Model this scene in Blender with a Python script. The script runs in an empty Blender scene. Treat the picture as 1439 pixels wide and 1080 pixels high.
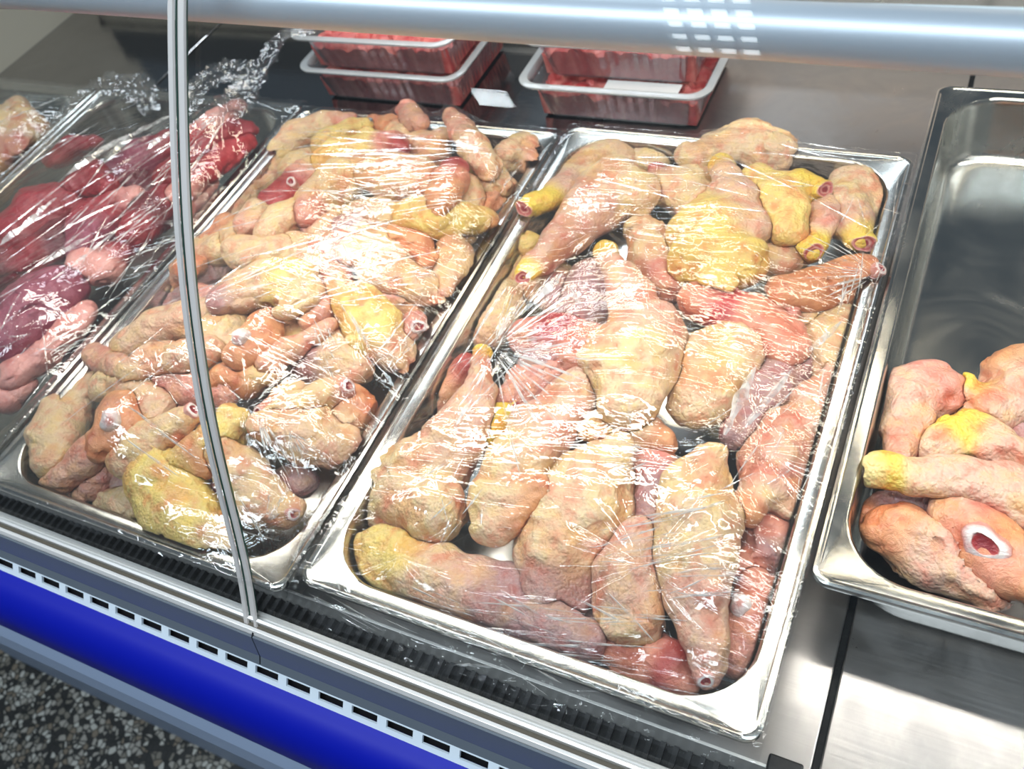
import bpy, math
import numpy as np
from mathutils import Vector, Matrix

# ------------------------------------------------------------------ camera model (mm, tray rims at z = 0)
RX, RY, RZ = 0.691821429, 0.199886833, 0.420530503
CAM = np.array([360.153, -161.04, 528.197]); FPX = 1250.84
FLOOR = -850.0; DECK = -66.0
def _rot(a, b, c):
    ca, sa = math.cos(a), math.sin(a); cb, sb = math.cos(b), math.sin(b); cc, sc = math.cos(c), math.sin(c)
    return (np.array([[cc, -sc, 0], [sc, cc, 0], [0, 0, 1]]) @ np.array([[cb, 0, sb], [0, 1, 0], [-sb, 0, cb]])
            @ np.array([[1, 0, 0], [0, ca, -sa], [0, sa, ca]]))
MR = _rot(RX, RY, RZ)
def at(x, y, z):
    d = MR @ np.array([(x - 719.5) / FPX, -(y - 540) / FPX, -1.0])
    return CAM + d * (z - CAM[2]) / d[2]

def srgb(r, g, b):
    f = lambda c: (c / 255 / 12.92) if c / 255 <= 0.04045 else ((c / 255 + 0.055) / 1.055) ** 2.4
    return (f(r), f(g), f(b))

scene = bpy.context.scene
COL = scene.collection
def W(p):  # mm -> metres, floor at zero
    return (p[0] / 1000, p[1] / 1000, (p[2] - FLOOR) / 1000)

# ------------------------------------------------------------------ noise
_rng = np.random.default_rng(7)
_T = _rng.random((32, 32, 32)).astype(np.float32)
def vnoise(x, y, z=0.0):
    x, y, z = np.broadcast_arrays(x, y, z)
    xi, yi, zi = np.floor(x).astype(int), np.floor(y).astype(int), np.floor(z).astype(int)
    fx, fy, fz = x - xi, y - yi, z - zi
    fx, fy, fz = [f * f * (3 - 2 * f) for f in (fx, fy, fz)]
    def g(a, b, c): return _T[(xi + a) % 32, (yi + b) % 32, (zi + c) % 32]
    l = lambda a, b, t: a + (b - a) * t
    return l(l(l(g(0,0,0), g(1,0,0), fx), l(g(0,1,0), g(1,1,0), fx), fy),
             l(l(g(0,0,1), g(1,0,1), fx), l(g(0,1,1), g(1,1,1), fx), fy), fz)

# ------------------------------------------------------------------ materials
def newmat(name):
    m = bpy.data.materials.new(name); m.use_nodes = True
    nt = m.node_tree; b = nt.nodes['Principled BSDF']
    return m, nt, b
def N(nt, typ, **kw):
    n = nt.nodes.new(typ)
    for k, v in kw.items():
        if k in n.inputs: n.inputs[k].default_value = v
        else: setattr(n, k, v)
    return n
def simple(name, col, rough=0.5, metal=0.0, **kw):
    m, nt, b = newmat(name)
    b.inputs['Base Color'].default_value = (*col, 1); b.inputs['Roughness'].default_value = rough
    b.inputs['Metallic'].default_value = metal
    for k, v in kw.items(): b.inputs[k].default_value = v
    return m
def texco(nt, scale=(1, 1, 1), rot=(0, 0, 0)):
    t = N(nt, 'ShaderNodeNewGeometry'); mp = N(nt, 'ShaderNodeMapping')
    mp.inputs['Scale'].default_value = scale; mp.inputs['Rotation'].default_value = rot
    nt.links.new(t.outputs['Position'], mp.inputs['Vector']); return mp.outputs[0]

def flesh(name, rough, sss, bump_kind):
    m, nt, b = newmat(name); L = nt.links.new
    a = N(nt, 'ShaderNodeAttribute', attribute_name='col')
    co = texco(nt)
    n1 = N(nt, 'ShaderNodeTexNoise', Scale=70.0, Detail=4.0, Roughness=0.6); L(co, n1.inputs['Vector'])
    r1 = N(nt, 'ShaderNodeValToRGB'); L(n1.outputs['Fac'], r1.inputs[0])
    if bump_kind == 'skin': cs = ((0.34, (.92, .58, .52)), (0.49, (.96, .92, .88)), (0.66, (1.04, .98, .70)))
    else: cs = ((0.30, (.80, .55, .55)), (0.5, (1, 1, 1)), (0.74, (1.12, 1.1, 1.05)))
    r1.color_ramp.elements[0].position = cs[0][0]; r1.color_ramp.elements[0].color = (*cs[0][1], 1)
    r1.color_ramp.elements[1].position = cs[2][0]; r1.color_ramp.elements[1].color = (*cs[2][1], 1)
    e = r1.color_ramp.elements.new(cs[1][0]); e.color = (*cs[1][1], 1)
    mx = N(nt, 'ShaderNodeMix', data_type='RGBA', blend_type='MULTIPLY'); mx.inputs[0].default_value = 1.0
    L(a.outputs['Color'], mx.inputs[6]); L(r1.outputs[0], mx.inputs[7])
    L(mx.outputs[2], b.inputs['Base Color'])
    b.inputs['Roughness'].default_value = rough
    b.inputs['Subsurface Weight'].default_value = sss; b.inputs['Subsurface Radius'].default_value = (1.0, .45, .3)
    b.inputs['Subsurface Scale'].default_value = 0.004
    b.inputs['Coat Weight'].default_value = 0.25; b.inputs['Coat Roughness'].default_value = 0.12
    b.inputs['Specular IOR Level'].default_value = 0.45
    n2 = N(nt, 'ShaderNodeTexNoise', Scale=110.0, Detail=5.0, Roughness=0.62, Distortion=0.6); L(co, n2.inputs['Vector'])
    if bump_kind == 'skin':
        v = N(nt, 'ShaderNodeTexVoronoi', Scale=420.0, feature='SMOOTH_F1'); v.inputs['Smoothness'].default_value = 0.6
        L(co, v.inputs['Vector'])
        b1 = N(nt, 'ShaderNodeBump', Strength=0.6, Distance=0.0013); b1.invert = True; L(v.outputs['Distance'], b1.inputs['Height'])
    else:
        v = N(nt, 'ShaderNodeTexNoise', Scale=220.0, Detail=3.0, Distortion=2.0); L(co, v.inputs['Vector'])
        b1 = N(nt, 'ShaderNodeBump', Strength=0.4, Distance=0.0012); L(v.outputs['Fac'], b1.inputs['Height'])
    b2 = N(nt, 'ShaderNodeBump', Strength=0.7, Distance=0.004); L(n2.outputs['Fac'], b2.inputs['Height'])
    L(b1.outputs[0], b2.inputs['Normal']); L(b2.outputs[0], b.inputs['Normal']); L(b2.outputs[0], b.inputs['Coat Normal'])
    return m
M_SKIN = flesh('poultry_skin', 0.38, 0.22, 'skin')
M_MEAT = flesh('raw_flesh', 0.30, 0.15, 'meat')

def steel(name, col, rough, scratch=0.5, stain=0.0, scale=(1, 1, 1), polished_left=False):
    m, nt, b = newmat(name); L = nt.links.new
    b.inputs['Metallic'].default_value = 1.0
    co = texco(nt, (9 * scale[0], 260 * scale[1], 60 * scale[2]))
    n = N(nt, 'ShaderNodeTexNoise', Scale=1.0, Detail=4.0); L(co, n.inputs['Vector'])
    co2 = texco(nt, (14, 14, 14))
    n2 = N(nt, 'ShaderNodeTexNoise', Scale=1.0, Detail=6.0, Roughness=0.65, Distortion=1.2); L(co2, n2.inputs['Vector'])
    rr = N(nt, 'ShaderNodeMapRange'); rr.inputs['From Min'].default_value = 0.3; rr.inputs['From Max'].default_value = 0.7
    rr.inputs['To Min'].default_value = rough * 0.75; rr.inputs['To Max'].default_value = rough * 1.45
    L(n2.outputs['Fac'], rr.inputs[0])
    if polished_left:
        g = N(nt, 'ShaderNodeNewGeometry'); sx = N(nt, 'ShaderNodeSeparateXYZ'); L(g.outputs['Position'], sx.inputs[0])
        q = N(nt, 'ShaderNodeMapRange', interpolation_type='SMOOTHSTEP'); L(sx.outputs[0], q.inputs[0]); q.inputs['From Min'].default_value = -.13; q.inputs['From Max'].default_value = .05
        q.inputs['To Min'].default_value = .3; q.inputs['To Max'].default_value = 1.0
        mu = N(nt, 'ShaderNodeMath', operation='MULTIPLY'); L(q.outputs[0], mu.inputs[0]); L(rr.outputs[0], mu.inputs[1]); L(mu.outputs[0], b.inputs['Roughness'])
    else: L(rr.outputs[0], b.inputs['Roughness'])
    mx = N(nt, 'ShaderNodeMix', data_type='RGBA'); mx.inputs[6].default_value = (*col, 1)
    mx.inputs[7].default_value = (*[c * (1 - stain) for c in col], 1); L(n2.outputs['Fac'], mx.inputs[0])
    L(mx.outputs[2], b.inputs['Base Color'])
    bp = N(nt, 'ShaderNodeBump', Strength=0.12 * scratch, Distance=0.0005); L(n.outputs['Fac'], bp.inputs['Height'])
    L(bp.outputs[0], b.inputs['Normal'])
    return m
M_TRAY = steel('tray_steel', (.66, .66, .63), 0.2, 0.5, 0.12)
M_DECK = steel('deck_steel', (.50, .48, .47), 0.34, 2.0, 0.3, polished_left=True)
M_TUBE = simple('tube_metal', (.72, .80, .90), 0.42, 0.5)
M_RAIL = simple('rail_aluminium', (.86, .84, .80), 0.35, 0.3)
M_RUB = simple('black_rubber', (.012, .012, .014), 0.35)
M_SLOT = simple('slot_black', (.004, .004, .005), 0.7)
M_WHITE = simple('white_slotted_plastic', (.80, .90, .95), 0.4)
M_GREY = simple('grey_fascia', (.13, .155, .18), 0.3)
M_BLUE = simple('blue_bumper', srgb(0, 20, 165), 0.5, **{'Specular IOR Level': 0.3})
M_PALE = simple('pale_blue_enamel', (.33, .42, .58), 0.45)
M_END = simple('cream_end_panel', (.62, .58, .48), 0.5)
M_DARK = simple('dark_back_wall', (.035, .04, .045), 0.35)
M_SEAL = simple('black_sealant', (.008, .008, .01), 0.45)

def terrazzo():
    m, nt, b = newmat('terrazzo'); L = nt.links.new
    co = texco(nt)
    v = N(nt, 'ShaderNodeTexVoronoi', Scale=98.0, feature='DISTANCE_TO_EDGE'); L(co, v.inputs['Vector'])
    c = N(nt, 'ShaderNodeTexVoronoi', Scale=98.0); L(co, c.inputs['Vector'])
    s = N(nt, 'ShaderNodeSeparateColor'); L(c.outputs['Color'], s.inputs[0])
    r = N(nt, 'ShaderNodeValToRGB'); L(s.outputs[0], r.inputs[0]); cr = r.color_ramp; cr.interpolation = 'CONSTANT'
    cr.elements[0].color = (.03, .03, .028, 1); cr.elements[1].position = 0.3; cr.elements[1].color = (.17, .16, .13, 1)
    for p, q in ((.5, (.30, .29, .25)), (.72, (.42, .42, .37)), (.9, (.18, .15, .11))):
        e = cr.elements.new(p); e.color = (*q, 1)
    st = N(nt, 'ShaderNodeMath', operation='GREATER_THAN'); st.inputs[1].default_value = 0.09; L(v.outputs['Distance'], st.inputs[0])
    mx = N(nt, 'ShaderNodeMix', data_type='RGBA'); mx.inputs[6].default_value = (.02, .021, .019, 1)
    L(st.outputs[0], mx.inputs[0]); L(r.outputs[0], mx.inputs[7]); L(mx.outputs[2], b.inputs['Base Color'])
    b.inputs['Roughness'].default_value = 0.35
    return m
M_TERR = terrazzo()

def thin_fresnel(nt, ior):
    """Fresnel of a thin sheet: the same from both sides"""
    g = N(nt, 'ShaderNodeNewGeometry'); m = N(nt, 'ShaderNodeMix', data_type='FLOAT'); m.inputs[2].default_value = ior; m.inputs[3].default_value = 1 / ior
    nt.links.new(g.outputs['Backfacing'], m.inputs[0]); f = N(nt, 'ShaderNodeFresnel'); nt.links.new(m.outputs[0], f.inputs['IOR']); return f
def film_mat(name, tint=(1, 1, 1), haze=0.012, k=1.0):
    m = bpy.data.materials.new(name); m.use_nodes = True; nt = m.node_tree; nt.nodes.clear(); L = nt.links.new
    out = N(nt, 'ShaderNodeOutputMaterial')
    a = N(nt, 'ShaderNodeAttribute', attribute_name='streak'); fa = N(nt, 'ShaderNodeAttribute', attribute_name='fan')
    wa = N(nt, 'ShaderNodeAttribute', attribute_name='fanw')
    def lay(att, sc, dist, seed):
        mp = N(nt, 'ShaderNodeMapping'); mp.inputs['Scale'].default_value = (*sc, 1); mp.inputs['Location'].default_value = (seed, seed, 0)
        L(att.outputs['Vector'], mp.inputs['Vector'])
        n = N(nt, 'ShaderNodeTexNoise', Scale=1.0, Detail=2.0, Roughness=0.55); L(mp.outputs[0], n.inputs['Vector'])
        r = N(nt, 'ShaderNodeMapRange', interpolation_type='SMOOTHSTEP'); r.inputs['From Min'].default_value = 0.58; r.inputs['From Max'].default_value = 0.8
        L(n.outputs['Fac'], r.inputs[0]); return r.outputs[0]
    h1 = lay(a, (9.0, 150.0), 0, 0.0); h2 = lay(a, (14.0, 420.0), 0, 5.3)
    f1 = lay(fa, (8.0, 170.0), 0, 2.1); f2 = lay(fa, (14.0, 420.0), 0, 8.7)
    def mixv(x, y):
        q = N(nt, 'ShaderNodeMath', operation='MULTIPLY_ADD'); q.inputs[1].default_value = 0.22
        L(y, q.inputs[0]); L(x, q.inputs[2]); return q.outputs[0]
    mx = N(nt, 'ShaderNodeMix', data_type='FLOAT'); L(wa.outputs['Fac'], mx.inputs[0]); L(mixv(h1, h2), mx.inputs[2]); L(mixv(f1, f2), mx.inputs[3])
    bp = N(nt, 'ShaderNodeBump', Strength=0.5 * k, Distance=0.0014); L(mx.outputs[0], bp.inputs['Height'])
    co = texco(nt); nn = N(nt, 'ShaderNodeTexNoise', Scale=60.0, Detail=3.0, Distortion=1.5); L(co, nn.inputs['Vector'])
    b0 = N(nt, 'ShaderNodeBump', Strength=0.22, Distance=0.003); L(nn.outputs['Fac'], b0.inputs['Height']); L(b0.outputs[0], bp.inputs['Normal'])
    gl = N(nt, 'ShaderNodeBsdfGlossy', Roughness=0.04); L(bp.outputs[0], gl.inputs['Normal'])
    tr = N(nt, 'ShaderNodeBsdfTransparent'); tr.inputs[0].default_value = (*tint, 1)
    df = N(nt, 'ShaderNodeBsdfDiffuse'); df.inputs[0].default_value = (.9, .9, .9, 1)
    fr = thin_fresnel(nt, 1.5); L(bp.outputs[0], fr.inputs['Normal'])
    sc = N(nt, 'ShaderNodeMath', operation='MULTIPLY'); sc.inputs[1].default_value = 1.8; sc.use_clamp = True; L(fr.outputs[0], sc.inputs[0])
    cap = N(nt, 'ShaderNodeMath', operation='MINIMUM'); cap.inputs[1].default_value = 0.3; L(sc.outputs[0], cap.inputs[0])
    m1 = N(nt, 'ShaderNodeMixShader'); m1.inputs[0].default_value = haze; L(tr.outputs[0], m1.inputs[1]); L(df.outputs[0], m1.inputs[2])
    m2 = N(nt, 'ShaderNodeMixShader'); L(cap.outputs[0], m2.inputs[0]); L(m1.outputs[0], m2.inputs[1]); L(gl.outputs[0], m2.inputs[2])
    L(m2.outputs[0], out.inputs[0]); return m
M_FILM = film_mat('cling_film')
def crease_glare_mat():
    m = bpy.data.materials.new('film_fold_glare'); m.use_nodes = True; nt = m.node_tree; nt.nodes.clear(); L = nt.links.new
    out = N(nt, 'ShaderNodeOutputMaterial'); tr = N(nt, 'ShaderNodeBsdfTransparent'); gl = N(nt, 'ShaderNodeBsdfGlossy', Roughness=0.16)
    df = N(nt, 'ShaderNodeBsdfDiffuse'); df.inputs[0].default_value = (.95, .95, .93, 1)  # white diffuse share puts glints and glare into the fold colour
    m0 = N(nt, 'ShaderNodeMixShader'); m0.inputs[0].default_value = .45; L(df.outputs[0], m0.inputs[1]); L(gl.outputs[0], m0.inputs[2])
    co = texco(nt); nn = N(nt, 'ShaderNodeTexNoise', Scale=90.0, Detail=2.0); L(co, nn.inputs['Vector'])
    r = N(nt, 'ShaderNodeMapRange'); r.inputs['From Min'].default_value = .35; r.inputs['From Max'].default_value = .65; r.inputs['To Min'].default_value = .15; r.inputs['To Max'].default_value = .8; L(nn.outputs['Fac'], r.inputs[0])
    m1 = N(nt, 'ShaderNodeMixShader'); L(r.outputs[0], m1.inputs[0]); L(tr.outputs[0], m1.inputs[1]); L(m0.outputs[0], m1.inputs[2]); L(m1.outputs[0], out.inputs[0]); return m
M_CREASE_GLARE = crease_glare_mat()

def pane_mat(name, tint, ior, rough, haze=0.0, mult=1.0):
    m = bpy.data.materials.new(name); m.use_nodes = True; nt = m.node_tree; nt.nodes.clear(); L = nt.links.new
    out = N(nt, 'ShaderNodeOutputMaterial'); tr = N(nt, 'ShaderNodeBsdfTransparent'); tr.inputs[0].default_value = (*tint, 1)
    gl = N(nt, 'ShaderNodeBsdfGlossy', Roughness=rough); df = N(nt, 'ShaderNodeBsdfDiffuse'); df.inputs[0].default_value = (.85, .88, .9, 1)
    fr = thin_fresnel(nt, ior)
    sc = N(nt, 'ShaderNodeMath', operation='MULTIPLY'); sc.inputs[1].default_value = mult; sc.use_clamp = True; L(fr.outputs[0], sc.inputs[0])
    m1 = N(nt, 'ShaderNodeMixShader'); m1.inputs[0].default_value = haze; L(tr.outputs[0], m1.inputs[1]); L(df.outputs[0], m1.inputs[2])
    m2 = N(nt, 'ShaderNodeMixShader'); L(sc.outputs[0], m2.inputs[0]); L(m1.outputs[0], m2.inputs[1]); L(gl.outputs[0], m2.inputs[2])
    L(m2.outputs[0], out.inputs[0]); return m
M_GLASS = pane_mat('display_glass', (.985, .995, .99), 1.5, 0.0, 0.004, 1.0)
M_GEDGE = simple('glass_edge', (.03, .10, .075), 0.08, 0.0, **{'Coat Weight': 0.5})
M_GSTRIP = simple('edge_strip', (.80, .76, .72), 0.25, 0.2)
M_PACK = pane_mat('clear_plastic', (.93, .94, .96), 1.5, 0.1, 0.05, 1.3)
M_PRIM = pane_mat('clear_plastic_rim', (.93, .94, .96), 1.5, 0.1, 0.34, 1.6)
M_LABEL = simple('white_paper', (.85, .85, .84), 0.6)

# ------------------------------------------------------------------ object helpers
def mkobj(name, verts, faces, mat, parent=None, loc=None, smooth=True, cols=None, normals=None, mods=None):
    """verts in mm world coordinates; loc (mm) is the object's origin"""
    v = np.asarray(verts, float)
    if loc is None: loc = np.array([(v[:, 0].min() + v[:, 0].max()) / 2, (v[:, 1].min() + v[:, 1].max()) / 2, v[:, 2].min()])
    loc = np.asarray(loc, float)
    me = bpy.data.meshes.new(name)
    me.from_pydata(((v - loc) / 1000).tolist(), [], [tuple(int(i) for i in f) for f in faces])
    mats = mat if isinstance(mat, (list, tuple)) else [mat]
    for q in mats: me.materials.append(q)
    if smooth: me.polygons.foreach_set('use_smooth', [True] * len(me.polygons))
    if cols is not None:
        at_ = me.color_attributes.new('col', 'FLOAT_COLOR', 'POINT')
        c4 = np.ones((len(v), 4), np.float32); c4[:, :3] = cols; at_.data.foreach_set('color', c4.ravel())
    me.update()
    if smooth and normals is None: me.set_sharp_from_angle(angle=math.radians(38))
    if normals is not None: me.normals_split_custom_set_from_vertices(normals.tolist())
    o = bpy.data.objects.new(name, me); COL.objects.link(o)
    if parent is None: o.location = W(loc)
    else:
        o.parent = parent; o.location = Vector(W(loc)) - Vector(parent['_o'])
    o['_o'] = list(W(loc))
    return o
def empty(name, loc):
    o = bpy.data.objects.new(name, None); o.empty_display_size = 0.02; COL.objects.link(o); o.location = W(loc); o['_o'] = list(W(loc)); return o
def tag(o, label=None, cat=None, group=None, kind=None):
    if label: o['label'] = label
    if cat: o['category'] = cat
    if group: o['group'] = group
    if kind: o['kind'] = kind
    return o
def box(x0, x1, y0, y1, z0, z1):
    v = [(x, y, z) for z in (z0, z1) for y in (y0, y1) for x in (x0, x1)]
    f = [(0, 2, 3, 1), (4, 5, 7, 6), (0, 1, 5, 4), (2, 6, 7, 3), (0, 4, 6, 2), (1, 3, 7, 5)]
    return v, f
def join(*ms):
    V, F = [], []
    for v, f in ms:
        n = len(V); V += [tuple(p) for p in v]; F += [tuple(i + n for i in q) for q in f]
    return V, F
def bevel(o, w, seg=2):
    m = o.modifiers.new('bevel', 'BEVEL'); m.width = w / 1000; m.segments = seg; m.limit_method = 'ANGLE'; return o
def extrude_x(profile, x0, x1, closed=True, nx=1):
    """profile of (y,z) swept along X"""
    V, F = [], []; n = len(profile); xs = np.linspace(x0, x1, nx + 1)
    for x in xs: V += [(x, p[0], p[1]) for p in profile]
    for k in range(nx):
        for i in range(n if closed else n - 1):
            j = (i + 1) % n; F.append((k * n + i, k * n + j, (k + 1) * n + j, (k + 1) * n + i))
    if closed: F.append(tuple(range(n - 1, -1, -1))); F.append(tuple(nx * n + i for i in range(n)))
    return V, F
def tube(pts, rad, seg=16, cap=True):
    P = [np.array(p, float) for p in pts]; V, F = [], []
    if np.isscalar(rad): rad = [rad] * len(P)
    up = np.array([0.13, 0.31, 0.94])
    for i, p in enumerate(P):
        t = P[min(i + 1, len(P) - 1)] - P[max(i - 1, 0)]; t /= np.linalg.norm(t)
        a = np.cross(t, up); a /= np.linalg.norm(a); b = np.cross(t, a)
        for k in range(seg):
            an = 2 * math.pi * k / seg; V.append(tuple(p + rad[i] * (a * math.cos(an) + b * math.sin(an))))
    for i in range(len(P) - 1):
        for k in range(seg):
            l = (k + 1) % seg; F.append((i * seg + k, i * seg + l, (i + 1) * seg + l, (i + 1) * seg + k))
    if cap: F.append(tuple(range(seg))); F.append(tuple(len(V) - 1 - k for k in range(seg)))
    return V, F
def rrect(x0, x1, y0, y1, r, n=10, m=6):
    pts = []
    for cx, cy, a0 in ((x1 - r, y0 + r, -90), (x1 - r, y1 - r, 0), (x0 + r, y1 - r, 90), (x0 + r, y0 + r, 180)):
        for k in range(n + 1):
            a = math.radians(a0 + 90 * k / n); pts.append((cx + r * math.cos(a), cy + r * math.sin(a)))
    out = []  # add points on straights so rings of different radius match
    q = n + 1
    for c in range(4):
        out += pts[c * q:(c + 1) * q]
        a = pts[(c + 1) * q - 1]; b = pts[((c + 1) * q) % (4 * q)]
        for k in range(1, m): out.append((a[0] + (b[0] - a[0]) * k / m, a[1] + (b[1] - a[1]) * k / m))
    return out
def ringloft(rings, cap_last=True, cap_first=False):
    V, F = [], []; n = len(rings[0])
    for r in rings: V += r
    for i in range(len(rings) - 1):
        for k in range(n):
            l = (k + 1) % n; F.append((i * n + k, i * n + l, (i + 1) * n + l, (i + 1) * n + k))
    if cap_last: F.append(tuple((len(rings) - 1) * n + k for k in range(n)))
    if cap_first: F.append(tuple(n - 1 - k for k in range(n)))
    return V, F

# ------------------------------------------------------------------ the setting
def struct(name, v, f, mat, smooth=False, bev=0):
    o = mkobj(name, v, f, mat, smooth=smooth, loc=(0, 0, FLOOR)); o['kind'] = 'structure'
    if bev: bevel(o, bev)
    return o
v, f = box(-3500, 3500, -3500, 3500, FLOOR - 20, FLOOR); struct('floor', v, f, M_TERR)

# counter (display case): an Empty that parents its parts
XL, XR = -1028.0, 1500.0
case = empty('refrigerated_counter', (236, 300, FLOOR))
tag(case, 'refrigerated display counter with blue bumper, white slotted strip and steel deck', 'display counter')
def part(name, v, f, mat, smooth=False, bev=0, parent=None, **k):
    o = mkobj(name, v, f, mat, parent=parent or case, smooth=smooth, **k)
    if bev: bevel(o, bev)
    return o
# deck panels with dark joints
seams = [XL, -693, 355, XR]
for a, b in zip(seams[:-1], seams[1:]):
    v, f = box(a + 2.2, b - 2.2, 10, 845, DECK - 3, DECK); o = part('deck_panel', v, f, M_DECK, bev=1.2)
v, f = box(XL, XR, 12, 850, DECK - 30, DECK - 6); part('deck_tray_bed', v, f, M_SLOT)
# folded front lip of each deck panel
for a, b in zip(seams[:-1], seams[1:]):
    v, f = box(a + 2.2, b - 2.2, 9, 11, DECK - 28, DECK + .6); part('deck_lip', v, f, M_RAIL, bev=.4)
# air slot with ribs
v, f = box(XL, XR, -24, 9, DECK - 34, DECK - 28); part('air_slot_floor', v, f, M_SLOT)
V, F = [], []
for x in np.arange(XL, XR, 9.0):
    V, F = (lambda a, b: (a + [tuple(p) for p in b[0]], F + [tuple(i + len(a) for i in q) for q in b[1]]))(V, box(x, x + 3.4, -23, 8.5, DECK - 28, DECK - 22))
part('air_slot_grille', V, F, M_RUB)
# front rail with glass groove
prof = [(-21, -31), (-21, -60), (-40, -60), (-38, -33), (-36, -30), (-33.5, -30), (-33.5, -37), (-29.5, -37), (-29.5, -29.5), (-27, -29), (-26.2, -33), (-24.5, -33), (-24, -29.5)]
v, f = extrude_x(prof, XL, XR); part('glass_rail', v, f, M_RAIL, bev=.3)
v, f = box(XL, XR, -33.3, -29.7, -37, -34.5); part('rail_gasket', v, f, simple('gasket_brown', (.12, .10, .07), .6))
# fascia, slotted strip, bumper, lower panel
FX = [XL, -28.5, XR]
for a, b in zip(FX[:-1], FX[1:]):
    prof = [(-38.4, -33), (-40, -33), (-45.5, -55), (-50, -61), (-46, -62), (-41, -56)]
    v, f = extrude_x(prof, a + .6, b - .6); part('fascia_panel', v, f, M_GREY)
v, f = extrude_x([(-37, -31), (-39.7, -33.1), (-45.2, -55), (-49.6, -61), (-40, -61)], -29.0, -27.9); part('fascia_joint', v, f, M_SEAL)
pitch, x0s = 29.1, -325.0
k0 = int((XL - x0s) / pitch) - 1; k1 = int((XR - x0s) / pitch) + 1
# slotted strip: sloped band from (-49,-61) to (-57.5,-72.5) with real openings
A, B = np.array([-48.5, -61.5]), np.array([-57.5, -72.5]); d = B - A
V, F = [], []
def band(xa, xb, t0, t1, push=0.0):
    nrm = np.array([d[1], -d[0]]); nrm = nrm / np.linalg.norm(nrm) * (-1 if nrm[1] < 0 else 1)
    P = [A + d * t0, A + d * t1, A + d * t1 - nrm * 2, A + d * t0 - nrm * 2]
    vv = [(x, p[0], p[1]) for x in (xa, xb) for p in P]
    ff = [(0, 1, 5, 4), (1, 2, 6, 5), (2, 3, 7, 6), (3, 0, 4, 7), (0, 3, 2, 1), (4, 5, 6, 7)]
    n = len(V); V.extend(vv); F.extend([tuple(i + n for i in q) for q in ff])
band(XL, XR, 0, .22); band(XL, XR, .70, 1.0)
for k in range(k0, k1): 
    xa = x0s + k * pitch; band(max(XL, xa + 21.5), min(XR, xa + pitch), .22, .70)
part('slotted_strip', V, F, M_WHITE)
v, f = extrude_x([(-46.5, -64), (-52, -76), (-45, -78), (-43, -64)], XL, XR); part('slot_backing', v, f, M_SLOT)
bp = [(-57.5, -72.5), (-60, -73)] + [(-60 - 30 * math.sin(t) , -73 - 38 * (1 - math.cos(t)) ) for t in np.linspace(.15, math.pi / 2, 12)] + [(-90.5, -125), (-89.5, -145), (-87, -160), (-80, -168), (-60, -168), (-50, -78)]
v, f = extrude_x(bp, XL, XR); part('blue_bumper', v, f, M_BLUE, smooth=True)
v, f = extrude_x([(-86, -162), (-94, -180), (-98, -205), (-92, -222), (-60, -240), (-60, -162)], XL, XR); part('lower_panel', v, f, M_PALE)
v, f = box(XL, XR, -55, 845, FLOOR + .5, -240); part('cabinet_body', v, f, M_PALE)
v, f = box(XL, -30, 845, 865, -240, 55); part('rear_panel', v, f, M_DARK)
v, f = box(-29, XR, 845, 865, -240, 100); part('rear_panel', v, f, simple('taupe_reflector', (.78, .66, .58), .4))  # unseen pale half, added to brighten the right deck by reflection
v, f = extrude_x([(846, -66), (846, -20), (838, -16), (790 + 40, -16), (790 + 40, -22), (838, -24), (838, -66)], XL, XR); part('rear_sill', v, f, M_TRAY)
v, f = box(XL - 22, XL, -38, 865, -200, 520); part('end_panel', v, f, M_END, bev=3)
# rubber clip on the deck's front edge
c = at(1100, 1074, DECK)
v, f = box(c[0] - 9, c[0] + 12, 0, 18, DECK - 8, DECK + 4); part('rubber_clip', v, f, M_RUB, bev=1.5)

# curved glass panes
GP = [(-29.5 - 2, -36), (-24, -31), (-13, -3), (3, 35), (11, 55), (25, 92), (41, 130), (68, 181), (93, 223), (116, 256), (140, 287), (173, 331), (215, 378), (262, 420), (315, 455), (375, 480), (440, 495)]
def smooth_poly(P, n):
    P = np.array(P, float); s = np.r_[0, np.cumsum(np.linalg.norm(np.diff(P, axis=0), axis=1))]
    t = np.linspace(0, s[-1], n); Q = np.c_[np.interp(t, s, P[:, 0]), np.interp(t, s, P[:, 1])]
    for _ in range(12): Q[1:-1] = (Q[:-2] + 2 * Q[1:-1] + Q[2:]) / 4
    return Q
Q = smooth_poly(GP, 60)
tn = np.gradient(Q, axis=0); tn /= np.linalg.norm(tn, axis=1)[:, None]; nn_ = np.c_[-tn[:, 1], tn[:, 0]]
TH = 5.0
def pane(xa, xb, label):
    n = len(Q); V = []; F = []; mi = []
    O = Q; I = Q - nn_ * TH
    for x in (xa, xb): V += [(x, p[0], p[1]) for p in O]; V += [(x, p[0], p[1]) for p in I]
    for i in range(n - 1):
        F.append((i, i + 1, 2 * n + i + 1, 2 * n + i)); mi.append(0)
        F.append((n + i, 3 * n + i, 3 * n + i + 1, n + i + 1)); mi.append(0)
        F.append((i, n + i, n + i + 1, i + 1)); mi.append(1)
        F.append((2 * n + i, 2 * n + i + 1, 3 * n + i + 1, 3 * n + i)); mi.append(1)
    F.append((n - 1, 2 * n - 1, 4 * n - 1, 3 * n - 1)); mi.append(1)
    o = mkobj('curved_glass_pane', V, F, [M_GLASS, M_GEDGE], parent=case, loc=((xa + xb) / 2, -30, -36))
    o.data.polygons.foreach_set('material_index', mi)
    o['label'] = label; return o
pane(XL + 2, -37.6, 'curved front glass pane over the red meat, left of the vertical glass joint')
pane(-33.4, XR, 'curved front glass pane over the wrapped chicken legs, right of the vertical glass joint')
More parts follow.
